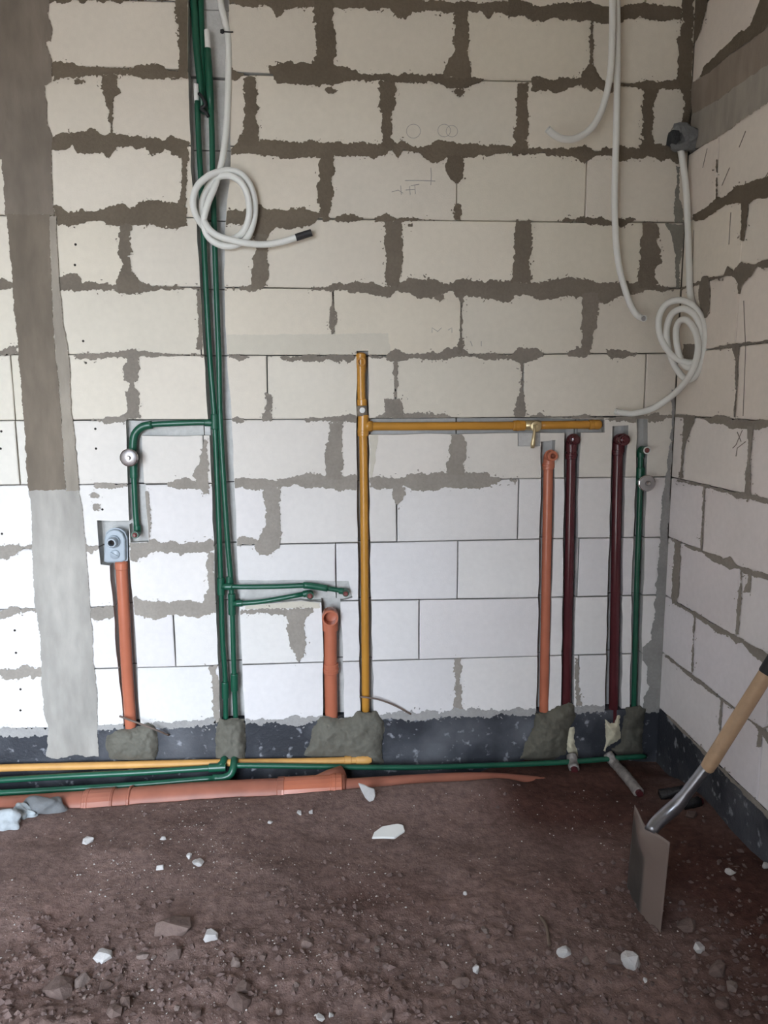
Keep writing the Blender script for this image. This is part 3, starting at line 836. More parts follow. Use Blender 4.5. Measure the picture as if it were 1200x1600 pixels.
# ---------------------------------------------------------------- ground
RIMX = [-1.5, -0.996, -0.555, -0.231, 0.276, 0.62, 0.80]
RIMZ = np.array([-0.225, -0.236, -0.223, -0.223, -0.195, -0.185, -0.205]) + Z0
def soil_h(x, y):
    x = np.asarray(x, float); y = np.asarray(y, float)
    h = 0.016 * fbm(x * 2.2, y * 2.2, 3, 2) * 2 + 0.009 * fbm(x * 7, y * 7, 8, 2) * 2
    front = np.clip((-y - 0.55) / 0.6, 0.25, 1.0)
    h = h + (0.0062 * fbm(x * 22, y * 22, 12, 2) + 0.0045 * fbm(x * 60, y * 60, 31, 2)) * front * 2
    # heap against the right wall
    h = h + 0.045 * np.exp(-np.maximum(XR - x, 0) / 0.28) * np.clip((-y - 0.02) / 0.35, 0.25, 1)
    # rim in front of the floor pipes, trench behind it
    rim = np.interp(x, RIMX, RIMZ)
    k = np.exp(-((y + 0.22) / 0.13) ** 2)
    k = np.where(y > -0.22, 1.0, k)
    fade = np.clip((0.86 - x) / 0.18, 0, 1)
    h = h * (1 - k * fade) + (rim + 0.35 * h) * k * fade
    tr = np.clip((y + 0.205) / 0.04, 0, 1) * np.clip((0.80 - x) / 0.22, 0, 1)
    h = h - tr * 0.085
    # right corner: soil meets the wall just below the bitumen band
    h = h + np.clip((x - 0.75) / 0.2, 0, 1) * np.clip((y + 0.35) / 0.3, 0, 1) * (-0.022)
    return h

def ground_pt(u, v):
    z = 0.0
    for _ in range(6):
        p = FZ(u, v, z); z = float(soil_h(p[0], p[1]))
    return FZ(u, v, z)

def build_ground():
    xs = np.concatenate((np.arange(ROOM_L, -1.15, 0.06), np.arange(-1.15, XR + 0.008, 0.0078)))
    xs[-1] = XR + 0.002
    ys = np.concatenate((np.arange(REAR_Y, -1.75, 0.08), np.arange(-1.75, 0.004, 0.0078)))
    ys[-1] = 0.002
    X, Y = np.meshgrid(xs, ys)
    Z = soil_h(X, Y)
    nx, ny = len(xs), len(ys)
    V = np.stack((X.ravel(), Y.ravel(), Z.ravel()), 1)
    idx = np.arange(nx * ny).reshape(ny, nx)
    F = np.stack((idx[:-1, :-1].ravel(), idx[:-1, 1:].ravel(), idx[1:, 1:].ravel(), idx[1:, :-1].ravel()), 1)
    me = bpy.data.meshes.new('floor')
    me.vertices.add(len(V)); me.vertices.foreach_set('co', V.ravel())
    me.loops.add(F.size); me.loops.foreach_set('vertex_index', F.ravel())
    me.polygons.add(len(F)); me.polygons.foreach_set('loop_start', np.arange(0, F.size, 4)); me.polygons.foreach_set('loop_total', np.full(len(F), 4))
    me.polygons.foreach_set('use_smooth', np.ones(len(F), bool))
    me.update(); me.validate()
    wet_shade = np.exp(-(((X - 0.95) / 0.42) ** 2 + ((Y + 0.30) / 0.30) ** 2)) * 1.15
    wet_shade += 0.75 * np.exp(-(((X - 1.35) / 0.30) ** 2 + ((Y + 0.95) / 0.5) ** 2))
    wet_shade += 0.45 * np.exp(-(((X - 0.45) / 0.7) ** 2 + ((Y + 0.86) / 0.16) ** 2))
    wet_shade += 0.55 * np.clip((X - 0.55) / 0.6, 0, 1) * np.clip((-Y - 0.45) / 0.4, 0, 1)  # darkens the right front, where shade is painted into the soil
    wet_shade += 0.5 * np.clip((Y + 0.2) / 0.05, 0, 1)  # darker in the trench at the wall foot
    wet_shade = np.clip(wet_shade + 0.5 * fbm(X * 3, Y * 3, 44, 3), 0, 1)
    at = me.attributes.new('wet_shade', 'FLOAT', 'POINT')
    at.data.foreach_set('value', wet_shade.ravel().astype(np.float32))
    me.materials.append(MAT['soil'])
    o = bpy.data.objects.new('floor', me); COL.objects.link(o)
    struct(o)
build_ground()

# ---------------------------------------------------------------- pipes
def pipe(parent, pts, r, m, name='pipe', step=0.03, seg=18, smooth=True, pix=None):
    P = catmull(pts, step)
    V, F = sweep(P, r, seg)
    return link(name, V, F, MAT[m], parent, smooth=smooth)

def ring(parent, p, axis, r, length, m, name='coupling', lip=0.0):
    """socket or coupling: a short sleeve with rounded rims, centred on p"""
    h = length / 2
    prof = [(0, -h), (r * 0.93, -h), (r, -h + 0.003)]
    if lip: prof += [(r, -h + 0.012), (r + lip, -h + 0.014), (r + lip, -h + 0.022), (r, -h + 0.024)]
    prof += [(r, h - 0.003), (r * 0.93, h), (0, h)]
    V, F = lathe(p, axis, prof)
    return link(name, V, F, MAT[m], parent, smooth=False)

def autosmooth(o, ang=40):
    me = o.data
    me.polygons.foreach_set('use_smooth', [True] * len(me.polygons))
    if hasattr(me, 'set_sharp_from_angle'): me.set_sharp_from_angle(angle=math.radians(ang))
    return o

def lathed(parent, p, axis, prof, m, name, seg=22):
    V, F = lathe(p, axis, prof, seg)
    return autosmooth(link(name, V, F, MAT[m], parent))

def outlet(parent, p, down, r, m, out=0.05, bore=None, plugm=None, cup=1.25, side=0.0, name='elbow', rim=None):
    """elbow: comes up along -down to p, then turns out of the wall; ends in a collar facing the room"""
    p = np.array(p, float); dn = np.array(down, float); dn /= np.linalg.norm(dn)
    o_dir = np.array([side, -1, 0.0]); o_dir /= np.linalg.norm(o_dir)
    path = [p + dn * r * 2.6, p + dn * r * 1.6] + bezier_bend(p + dn * r * 1.2, p, p + o_dir * r * 1.1, 7) + [p + o_dir * (out - 0.014 if plugm else max(r * 1.15, out - 0.046))]
    rr = [r * 1.22] * len(path)
    V, F = sweep(path, rr, 20)
    e = autosmooth(link(name, V, F, MAT[m], parent), 50)
    b = bore or r * 0.8
    R = r * cup
    end = p + o_dir * (out - 0.012)
    lathed(parent, end, o_dir, [(b * 0.98, -0.030), (R * 0.9, -0.028), (R, -0.022), (R, 0.020), (R * 0.96, 0.023), (b, 0.023), (b * 0.97, -0.028), (0, -0.028)] if not plugm else
           [(R * 0.9, -0.002), (R, 0.0), (R, 0.018), (R * 0.95, 0.021), (b, 0.021), (b, 0.014), (0, 0.014)], rim or m, 'socket')
    if plugm:
        lathed(parent, end + o_dir * 0.013, o_dir, [(b * 0.97, 0), (b * 0.97, 0.010), (b * 0.6, 0.013), (b * 0.55, 0.018), (0, 0.018)], plugm, 'plug', 8)
    else:
        lathed(parent, end - o_dir * 0.0276, o_dir, [(b * 0.96, 0.0), (0, 0.0005)], 'hole', 'bore')
    return e

def wpts(lst, off=0.0):
    return [W(p[0], p[1], p[2] if len(p) > 2 else off) for p in lst]

def shower_valve(parent, u, v, m_pipe, disc_m, off0, scale=1.0):
    c = W(u, v, off0)
    b = lathed(parent, c, (0, -1, 0), [(0.017, 0), (0.019, 0.02), (0.017, 0.034)], m_pipe, 'valve_body')
    lathed(parent, c, (0, -1, 0), [(0, 0.03), (0.016, 0.03), (0.018, 0.04), (0.030 * scale, 0.052), (0.034 * scale, 0.066), (0.034 * scale, 0.071), (0.031 * scale, 0.073)], 'chrome', 'escutcheon', 28)
    lathed(parent, c, (0, -1, 0), [(0.031 * scale, 0.0729), (0.026 * scale, 0.0752), (0.013, 0.0775), (0.0125, 0.075), (0, 0.075)], disc_m, 'valve_face', 28)
    lathed(parent, c, (0, -1, 0), [(0.010, 0.074), (0.009, 0.088), (0.006, 0.092), (0, 0.092)], 'chrome', 'valve_stem', 12)

# -- left riser with shower and basin branches
t = thing('water_riser', 'left long green riser, carrying the chrome shower valve loop and upper basin branch', 'pipe')
A = wpts([(308,158),(311,230),(315,300),(322,450),(328,560),(335,650),(340,760),(345,900),(348,1000),(352,1060),(353,1135)], -0.016)
pipe(t, A, 0.0105, 'green')
lathed(t, W(307.5, 160, -0.016), (A[0] - A[1]), [(0.0095, -0.004), (0.0092, 0.062), (0.006, 0.063), (0, 0.058)], 'whitering', 'pipe_end')
ring(t, W(335.5, 659, -0.012), (0.03, 0, 1), 0.0155, 0.060, 'green', 'tee')
ring(t, W(345.5, 916, -0.012), (0.03, 0, 1), 0.0155, 0.072, 'green', 'tee')
ring(t, W(352, 1078, -0.012), (0.02, 0, 1), 0.0150, 0.070, 'green', 'coupling')
B = wpts([(336,660),(300,660.5),(262,662),(238,663.5),(222,667),(211,678),(208,694),(208,712),(210,760),(212,800),(214,826)], -0.010)
pipe(t, B, 0.0112, 'green', step=0.012)
V, F = sweep(catmull(wpts([(238,663.5),(222,667),(211,678),(208,694),(208,704)], -0.008), 0.01), 0.0155, 18)
link('elbow', V, F, MAT['green'], t, smooth=True)
ring(t, W(326, 660.5, -0.010), (1, 0, 0), 0.0140, 0.030, 'green', 'coupling')
ring(t, W(209, 735, -0.008), (0.03, 0, 1), 0.0150, 0.060, 'green', 'coupling')
shower_valve(t, 209, 713, 'green', 'satin', -0.002)
outlet(t, W(215, 833, -0.008), (0, 0, 1), 0.0115, 'green', out=0.034, plugm='plug', cup=1.3, bore=0.010)
Cc = wpts([(346,916),(380,917),(430,916.5),(470,915),(484,915),(510,919),(534,923)], 0.0)
pipe(t, Cc, 0.0100, 'green', step=0.015)
ring(t, W(357, 916.5, 0.0), (1, 0, 0), 0.0140, 0.030, 'green', 'coupling')
pipe(t, wpts([(474,914.5),(484,915),(500,917.5),(512,919.5)], 0.004), 0.0135, 'green', name='bend', step=0.01)
outlet(t, W(540, 923.5, 0.0), (-1, 0, 0.06), 0.0108, 'green', out=0.034, plugm='plug', cup=1.25, bore=0.0105)

# -- right riser
t = thing('water_riser', 'right long green riser, topmost white end, feeding the lower basin branch', 'pipe')
Bp = wpts([(325,76),(328,130),(331,200),(333,300),(338,450),(342,560),(344,650),(350,760),(356,850),(361,910),(363,950),(366,1060),(369,1135)], -0.014)
pipe(t, Bp, 0.0105, 'green')
V, F = sweep(wpts([(324,76),(326,105),(328.5,150),(330,172)], -0.014), [0.0128, 0.0135, 0.013, 0.0112], 18)
link('sleeve', V, F, MAT['green'], t, smooth=True)
lathed(t, W(325, 78, -0.014), (Bp[0] - Bp[1]), [(0.0105, -0.004), (0.0100, 0.066), (0.007, 0.068), (0, 0.062)], 'whitering', 'pipe_end')
ring(t, W(362.5, 944, -0.010), (0.02, 0, 1), 0.0155, 0.088, 'green', 'tee')
ring(t, W(366.3, 1066, -0.010), (0.02, 0, 1), 0.0150, 0.075, 'green', 'coupling')
ring(t, W(358.5, 907, -0.012), (0.05, 0, 1), 0.0130, 0.030, 'green', 'coupling')
D = wpts([(364,943),(400,941),(430,936.5),(460,931),(478,927.5)], 0.004)
pipe(t, D, 0.0100, 'green')
ring(t, W(374, 942.5, 0.003), (1, 0, 0.03), 0.0140, 0.026, 'green', 'coupling')
outlet(t, W(485, 926.5, 0.004), (-1, 0, -0.16), 0.0112, 'green', out=0.040, plugm='plug', cup=1.35, bore=0.0115)

# -- feed pipes hidden behind the upper ends, with a black strap
t = thing('supply_pipe', 'green pipe descending from the top edge behind the lower white-tipped pipe end', 'pipe')
pipe(t, wpts([(300,-30),(304,20),(307,70),(311,110),(315,150),(317,176)], -0.030), 0.0135, 'green')
t2 = thing('supply_pipe', 'dusty green pipe at the top edge just left of the white conduit', 'pipe')
pipe(t2, wpts([(313,-30),(314,20),(315.5,70),(317,110),(319,150),(320,178)], -0.042), 0.0115, 'green')
t = thing('pipe_strap', 'small black strap tying the green pipes below the white pipe end', 'strap')
V, F = sweep(catmull(wpts([(311,146,-0.004),(317,154,0.002),(321,164,0.0),(314,170,-0.004),(322,176,-0.002),(326,183,-0.003)]), 0.006), 0.0065, 10)
link('band', V, F, MAT['black'], t, smooth=True)

# -- yellow pipe
t = thing('branched_pipe', 'tall ochre yellow pipe with a horizontal arm and brass lever valve', 'pipe')
pipe(t, wpts([(564,563),(564.5,610),(565.5,640),(567,664),(568.5,750),(570,900),(571.5,1113)], -0.008), 0.0165, 'yellow')
outlet(t, W(564, 566, -0.010), (0, 0, -1), 0.0155, 'yellow', out=0.022, bore=0.012, cup=1.1)
lathed(t, W(564, 563, -0.010), (0, 0, 1), [(0.020, -0.03), (0.021, 0.0), (0.020, 0.024), (0.012, 0.030), (0, 0.030)], 'yellow', 'end_cap')
ring(t, W(565.5, 629, -0.006), (0, 0, 1), 0.0195, 0.026, 'yellow', 'coupling')
V, F = sweep(wpts([(565.5, 634), (566, 650)], -0.004), 0.0215, 18)
link('clamp', V, F, mat('dusty_clamp', (0.22, 0.18, 0.14), 0.7), t, smooth=True)
lathed(t, W(566, 641, 0.0165), (0, -1, 0), [(0.011, 0), (0.011, 0.006), (0.006, 0.006), (0.006, 0.010), (0, 0.010)], 'whitering', 'screw', 12)
ring(t, W(567.5, 665, -0.004), (0.02, 0, 1), 0.0215, 0.085, 'yellow', 'tee', lip=0.0015)
V, F = sweep(wpts([(568, 665.5), (582, 666)], -0.004), 0.0205, 18)
link('tee_branch', V, F, MAT['yellow'], t, smooth=True)
pipe(t, wpts([(570,666),(640,666),(720,665.5),(815,665)], -0.006), 0.0165, 'yellow', name='arm')
ring(t, W(811, 665, -0.004), (1, 0, 0.0), 0.0205, 0.048, 'yellow', 'coupling', lip=0.001)
vb = lathed(t, W(819, 664.5, -0.006), (1, 0, 0), [(0, 0), (0.015, 0), (0.020, 0.008), (0.020, 0.06), (0.015, 0.07), (0, 0.07)], 'brass', 'valve_body')
lathed(t, W(834, 666, -0.004), (0, -1, 0), [(0.010, 0), (0.012, 0.02), (0.021, 0.024), (0.0225, 0.030), (0.021, 0.036), (0.009, 0.039), (0.007, 0.046), (0, 0.046)], 'brass', 'valve_hub')
V, F = sweep(wpts([(835, 664, 0.040), (835.5, 672, 0.046), (834, 684, 0.05), (832.5, 694, 0.05), (832, 700, 0.048)]), [0.006, 0.0055, 0.007, 0.0095, 0.007], 12)
link('valve_lever', V, F, MAT['brass'], t, smooth=True)
pipe(t, wpts([(842,664.5),(880,664),(926,663.5)], -0.006), 0.0165, 'yellow', name='arm')
lathed(t, W(920, 663.5, -0.006), (1, 0, 0), [(0.0165, 0), (0.0195, 0.002), (0.0195, 0.018), (0.018, 0.02), (0.019, 0.024), (0.019, 0.042), (0.014, 0.05), (0, 0.05)], 'yellow', 'end_cap')

# -- wall drains
def drain(name, label, pts, off, r, m, top, bore, plugm, cup, out, sock=(), side=0.0, lip=0.002):
    t = thing(name, label, 'pipe')
    pipe(t, wpts(pts, off), r, m)
    outlet(t, W(*top, off), (W(*pts[1], off) - W(*pts[0], off)), r, m, out=out, bore=bore, plugm=plugm, cup=cup, side=side)
    for u, v, L in sock:
        ring(t, W(u, v, off), (W(*pts[0], off) - W(*pts[1], off)), r * 1.15, L, m, 'socket_collar', lip=lip)
    return t
drain('drain_pipe', 'orange drainpipe under the brass valve with a small open elbow', [(857,716),(855.5,800),(853,930),(849.5,1120)], -0.012, 0.0195, 'orange', (858,711), 0.0105, None, 1.05, 0.045, [(856.5, 728, 0.03)])
drain('drain_pipe', 'left one of two maroon pipes, capped and beside the orange drainpipe', [(893,692),(891,800),(888.5,930),(884.5,1125)], -0.018, 0.0195, 'maroon', (893,686), 0.018, 'maroon', 1.05, 0.045, [(892.5, 712, 0.03)])
drain('drain_pipe', 'right one of two maroon pipes, capped and standing nearest the corner valve', [(966,694),(964,780),(961.5,930),(958,1135)], -0.018, 0.0205, 'maroon', (966.5,686), 0.019, 'maroon', 1.12, 0.060, [(965.5, 707, 0.022)])
drain('drain_pipe', 'short orange drainpipe with a wide open mouth below the green basin branches', [(516.5,962),(516.5,1040),(518,1130)], -0.020, 0.0275, 'orange', (516,958), 0.0265, None, 1.22, 0.066, [(517, 1044, 0.045)])
# -- small right riser
t = thing('water_riser', 'short green riser with a chrome valve in the right corner', 'pipe')
pipe(t, wpts([(1001,706),(1000.5,740),(999,800),(994.5,930),(990,1115)], -0.012), 0.0110, 'green')
outlet(t, W(1001.5, 702, -0.012), (0, 0, -1), 0.0125, 'green', out=0.050, plugm='plug', cup=1.25, bore=0.010)
lathed(t, W(1001.5, 702, -0.012) + np.array([0, -0.0585, 0]), (0, -1, 0), [(0.0150, 0), (0.0150, 0.0045), (0.0108, 0.0045), (0.0108, 0)], 'whitering', 'seal_ring')
ring(t, W(1000.3, 744, -0.010), (0, 0, 1), 0.0165, 0.07, 'green', 'coupling')
shower_valve(t, 1000, 752, 'green', 'discgrey', -0.002, scale=1.0)
# -- left drain with grey washing machine trap
t = thing('drain_pipe', 'leftmost orange drainpipe topped by a grey plastic trap box', 'pipe')
pipe(t, wpts([(189.5,876),(193,940),(198,1040),(205,1143)], -0.008), 0.0235, 'orange')
bx = [(162, 877), (163, 842), (165, 834), (171, 829), (178, 827.5), (186, 829), (192, 834), (195.5, 843), (196, 876), (190, 878.5), (167, 879)]
pw = [(W(u, v, 0.02)[0], W(u, v, 0.02)[2]) for u, v in bx]
if sum(a[0] * b[1] - b[0] * a[1] for a, b in zip(pw, pw[1:] + pw[:1])) < 0: pw = pw[::-1]
V, F = extrude_poly(pw, lambda a, b, y: (a, y, b), -0.022, 0.045)
tb = link('trap_box', V, F, MAT['greyplastic'], t)
bv = tb.modifiers.new('bev', 'BEVEL'); bv.width = 0.006; bv.segments = 3
flange = [(W(178, 853)[0] + (a - W(178, 853)[0]) * 1.10, W(178, 853)[2] + (b - W(178, 853)[2]) * 1.06) for a, b in pw]
V, F = extrude_poly(flange, lambda a, b, y: (a, y, b), -0.004, 0.002)
link('flange', V, F, MAT['greyplastic'], tb)
cpos = W(178, 846, 0.02)
lathed(tb, cpos, (0, -1, 0), [(0.026, 0.0), (0.025, 0.010), (0.021, 0.012), (0.019, 0.034), (0.0165, 0.037), (0.0125, 0.037), (0.012, 0.012), (0, 0.012)], 'greyplastic', 'spigot')
lathed(tb, cpos + np.array([0, -0.0125, 0]), (0, -1, 0), [(0.0118, 0), (0, 0.0005)], 'hole', 'bore')
spos = W(180, 866, 0.02)
lathed(tb, spos, (0, -1, 0), [(0.019, 0.0), (0.0185, 0.007), (0.016, 0.009), (0, 0.009)], 'greyplastic', 'cleanout_cap')
V, F = sweep([spos + np.array([-0.014, -0.010, 0.008]), spos + np.array([0.014, -0.010, -0.008])], 0.003, 6)
link('cap_grip', V, F, MAT['greyplastic'], tb)
ring(t, W(190, 884, -0.008), (0.05, 0, 1), 0.0255, 0.03, 'orange', 'socket_collar')

# -- pipes along the foot of the wall
t = thing('floor_pipe', 'dusty yellow pipe running along the foot of the wall', 'pipe')
pipe(t, [W(-160, 1206, 0.028), W(0, 1200, 0.028), W(160, 1196, 0.028), W(330, 1192, 0.028), W(480, 1190, 0.028), W(576, 1187, 0.028)], 0.0150, 'yellowd')
lathed(t, W(556, 1187.5, 0.028), (1, 0, 0), [(0.015, 0), (0.0185, 0.002), (0.0185, 0.03), (0.019, 0.034), (0.019, 0.052), (0.012, 0.066), (0, 0.068)], 'yellowd', 'end_cap')
lathed(t, W(538, 1188, 0.028), (1, 0, 0), [(0.015, 0), (0.0180, 0.002), (0.0180, 0.028), (0.015, 0.03)], 'yellowd', 'coupling')
t = thing('floor_pipe', 'green floor pipe just under the yellow one, ending at the green risers', 'pipe')
pipe(t, [W(-160, 1230, 0.060), W(0, 1219, 0.060), W(120, 1212, 0.060), W(220, 1207, 0.060), W(345, 1199, 0.058)], 0.0125, 'green')
t_l = t
lathed(t, W(326, 1200, 0.058), (1, 0, 0.02), [(0.0125, 0), (0.017, 0.002), (0.017, 0.07), (0.0125, 0.072)], 'green', 'coupling')
pipe(t, [W(341, 1199, 0.056), W(348, 1192, 0.050), W(350, 1187, 0.034), W(351, 1176, -0.02)], 0.0145, 'green', name='elbow', step=0.012)
t = thing('floor_pipe', 'lower green floor pipe in front, bending up into the right riser', 'pipe')
pipe(t, [W(-160, 1249, 0.100), W(0, 1239, 0.100), W(110, 1233, 0.100), W(230, 1225, 0.098), W(336, 1216, 0.092)], 0.0125, 'green')
pipe(t, [W(332, 1216, 0.092), W(350, 1215, 0.090), W(361, 1209, 0.086), W(365, 1198, 0.074), W(366, 1190, 0.046), W(367, 1178, -0.02)], 0.0155, 'green', name='elbow', step=0.012)
t = thing('floor_pipe', 'long green floor pipe running right from the risers to the corner', 'pipe')
pipe(t, [W(362, 1196, 0.066), W(430, 1196.5, 0.062), W(520, 1198, 0.060), W(640, 1199, 0.058), W(760, 1196, 0.056), W(880, 1191, 0.054), W(985, 1183, 0.048), W(1008, 1182, 0.04)], 0.0110, 'green')

t = thing('sewer_pipe', 'thick orange sewer pipe lying along the foot of the wall', 'pipe')
SP = [(-1.62, -0.16, Z0 - 0.272), (-1.02, -0.15, Z0 - 0.259), (-0.566, -0.15, Z0 - 0.240), (-0.236, -0.15, Z0 - 0.236), (0.02, -0.15, Z0 - 0.233)]
pipe(t, SP, 0.054, 'oranged', seg=28)
pipe(t, [(0.0, -0.15, Z0 - 0.234), (0.40, -0.15, Z0 - 0.226), (0.62, -0.15, Z0 - 0.232), (0.90, -0.15, Z0 - 0.268)], 0.040, 'oranged', seg=24, name='narrow_pipe')
def at_pipe(x): return (x, -0.15, float(np.interp(x, [p[0] for p in SP], [p[2] for p in SP])))
for x, L, rr in ((-0.95, 0.12, 0.059), (-0.83, 0.012, 0.0605), (-0.90, 0.010, 0.0605), (-0.235, 0.03, 0.060)):
    ring(t, at_pipe(x), (1, 0, 0.03), rr, L, 'oranged', 'socket_collar', lip=0.002 if L > 0.05 else 0)
ring(t, at_pipe(-0.12), (1, 0, 0.02), 0.0585, 0.25, 'orange', 'tee', lip=0.002)
ring(t, at_pipe(-0.015), (1, 0, 0.02), 0.062, 0.05, 'orange', 'socket_collar', lip=0.002)
ring(t, at_pipe(-0.025), (1, 0, 0.02), 0.0635, 0.012, 'orange', 'socket_collar')
br = at_pipe(-0.14)
pipe(t, [br, (br[0] + 0.05, -0.135, br[2] + 0.014), (br[0] + 0.10, -0.115, br[2] + 0.026), (br[0] + 0.15, -0.09, br[2] + 0.028)], 0.040, 'oranged', name='tee_branch')

# ---------------------------------------------------------------- mortar dabs where the pipes enter the floor
def dab(poly, label, color, dome=0.048, m='lump', name='mortar_dab', cat='mortar', rag=0.6, lumpy=0.02, z_off=0.0):
    f, bb = ppoly(poly)
    o = patch(f, bb, Wn, MAT[m], color, None, name=name, rag=rag, flecks=0, dome=dome, chase=False, lumpy=lumpy, thick=0.002, base=-0.001, s=1.5)
    tag(o, label, cat)
    return o
LC = (0.155, 0.148, 0.122)
dab([(166, 1152), (180, 1141), (205, 1136), (232, 1130), (242, 1134), (246, 1150), (248, 1172), (242, 1188), (205, 1190), (172, 1186), (166, 1170)], 'grey mortar dab under the leftmost orange drainpipe', LC)
dab([(342, 1122), (355, 1124), (368, 1122), (382, 1124), (384, 1150), (385, 1168), (381, 1191), (360, 1192), (338, 1188), (337, 1165), (335, 1155), (339, 1140)], 'grey mortar dab around the feet of the twin green risers', LC)
dab([(500, 1120), (515, 1119), (530, 1124), (550, 1120), (557, 1111), (572, 1112), (588, 1110), (592, 1118), (600, 1128), (600, 1150), (597, 1172), (600, 1193), (560, 1194), (540, 1186), (500, 1184), (474, 1181), (483, 1160), (488, 1140)], 'wide grey mortar dab under the yellow and short orange pipes', LC)
dab([(835, 1113), (855, 1112), (870, 1103), (888, 1099), (897, 1103), (899, 1120), (890, 1140), (886, 1160), (884, 1178), (860, 1188), (830, 1190), (812, 1185), (822, 1160), (832, 1135)], 'dark brown-grey mortar dab under the right orange and left maroon pipes', (0.12, 0.112, 0.088), dome=0.042)
dab([(978, 1106), (1000, 1103), (1010, 1108), (1006, 1130), (1004, 1160), (1004, 1180), (985, 1182), (965, 1182), (955, 1172), (970, 1160), (972, 1140)], 'dark mortar dab at the foot of the corner green riser', (0.10, 0.095, 0.078), dome=0.03)
dab([(888, 1137), (897, 1136), (899, 1152), (899, 1164), (904, 1174), (903, 1182), (893, 1183), (888, 1174), (884, 1160), (887, 1148)], 'yellowish foam blob below the left maroon pipe', (1, 1, 1), dome=0.03, m='foam', name='foam_blob', cat='foam')
dab([(946, 1125), (952, 1130), (960, 1131), (964, 1118), (968, 1118), (969, 1140), (970, 1153), (964, 1158), (956, 1162), (950, 1168), (946, 1176), (942, 1173), (946, 1158)], 'yellowish foam blob below the right maroon pipe', (1, 1, 1), dome=0.03, m='foam', name='foam_blob', cat='foam')
# rough hole with a cement lump high in the corner
t = thing('cement_lump', 'rough grey cement lump round a hole high in the corner', 'cement')
def rock(c, size, seed, sub=2, amp=0.28, flat=1.0, soft=False):
    bm = bmesh.new(); bmesh.ops.create_icosphere(bm, subdivisions=sub, radius=1.0)
    rs = np.random.RandomState(seed)
    k = rs.rand(6, 3) * 2 - 1; ph = rs.rand(6) * 6
    V = []
    for v in bm.verts:
        p = np.array(v.co)
        n = sum(math.sin(2.6 * float(p.dot(k[i])) * (1 + i * 0.5) + ph[i]) / (1 + i * 0.5) for i in range(6))
        q = p * (1 + amp * n * 0.5)
        if not soft: q = np.clip(q, -0.9, 0.85)
        V.append((c[0] + q[0] * size[0], c[1] + q[1] * size[1], c[2] + q[2] * size[2] * flat))
    F = [tuple(w.index for w in f.verts) for f in bm.faces]
    bm.free()
    return V, F
V, F = rock((XR - 0.045, -0.038, W(1070, 222)[2]), (0.058, 0.05, 0.050), 4, 3, 0.5)
link('lump', V, F, MAT['lump'], t, color=(0.16, 0.165, 0.165))
V, F = rock((XR - 0.085, -0.05, W(1060, 223)[2]), (0.022, 0.03, 0.030), 8, 2, 0.4)
link('hollow', V, F, MAT['lump'], t, color=(0.035, 0.038, 0.040))
V, F = rock((XR - 0.06, -0.045, W(1068, 209)[2]), (0.034, 0.028, 0.012), 9, 2, 0.4)
link('chip', V, F, MAT['lump'], t, color=(0.36, 0.33, 0.28))

# ---------------------------------------------------------------- white conduits
def conduit(label, P, r=0.0125, tape=None, open_end=True, group=None):
    t = thing('conduit', label, 'conduit')
    pts = catmull(P, 0.0034)
    R = [r * (1.0 if k % 2 else 0.955) for k in range(len(pts))]
    V, F = sweep(pts, R, 12, cap=False)
    link('tube', V, F, MAT['conduit'], t, smooth=True)
    d = pts[-1] - pts[-4]; d = d / np.linalg.norm(d)
    if tape:
        V, F = sweep([pts[-1] - d * 0.010, pts[-1] + d * 0.020, pts[-1] + d * tape], r * 1.08, 14)
        link('taped_end', V, F, MAT['tape'], t, smooth=False)
    else:
        lathed(t, pts[-1], d, [(r, -0.004), (r, 0.001), (r * 0.80, 0.001), (r * 0.78, -0.02)], 'conduit', 'tube_end', 14)
        lathed(t, pts[-1] - d * 0.006, d, [(r * 0.79, 0), (0, 0.0003)], 'discgrey', 'bore', 12)
    return t
def cw(pts): return [W(*p) for p in pts]
left = cw([(340,-40,-0.02),(345,5,-0.01),(352,35,-0.004),(356.5,60,-0.002),(357,110,0.0),(355,180,0.004),(351,225,0.016),(346,256,0.03),(337,288,0.04),(325,318,0.045),(318.5,345,0.045),(324,368,0.04),
           (342,382,0.036),(364,384,0.034),(385,373,0.036),(396,347,0.034),(398,317,0.034),(390,288,0.040),(373,270,0.046),(350,267,0.052),(326,275,0.066),(308,292,0.070),(301.5,316,0.066),(307,338,0.052),(320,356,0.024),
           (340,370,0.022),(362,374,0.024),(380,362,0.040),(389,338,0.052),(388,311,0.058),(378,287,0.064),(360,275,0.066),(340,277,0.044),(326,292,0.022),(317,312,0.022),(316,333,0.026),(323,353,0.058),(338,367,0.070),(360,374.5,0.072),(385,380,0.066),(412,382,0.056),
           (440,378,0.048),(466,370,0.044)])
conduit('white conduit with a looped knot and black taped end, left over the green pipes', left, tape=0.052)
conduit('shorter white conduit hanging from the top right, curling left at its tip', cw([(956,-60,0.10),(957,0,0.10),(956.5,60,0.10),(954,110,0.10),(947,150,0.10),(936,182,0.10),(920,204,0.105),(900,216,0.115),(880,217,0.13),(866,211,0.145),(856,202,0.155)]))
conduit('longer white conduit hanging from the top right, its open end facing out', cw([(964,-60,0.075),(964,0,0.075),(964.5,100,0.075),(963,200,0.07),(960.5,300,0.06),(962,370,0.055),(967,415,0.055),(976,450,0.055),(986,478,0.058),(995,492,0.068),(1002,496.5,0.088),(1006,497.5,0.110)]))
def diag(u, v, o, c=0.17):
    """point kept clear of both walls in the corner: o off the back wall, never beyond the corner's diagonal plane"""
    p = W(u, v, o)
    d = ray(u, v)                         # plane (XR - x) + (-y) = c
    t = (XR - c - (CAM[0] + CAM[1])) / (d[0] + d[1])
    q = CAM + d * t
    return q if (XR - p[0]) - p[1] < c else p
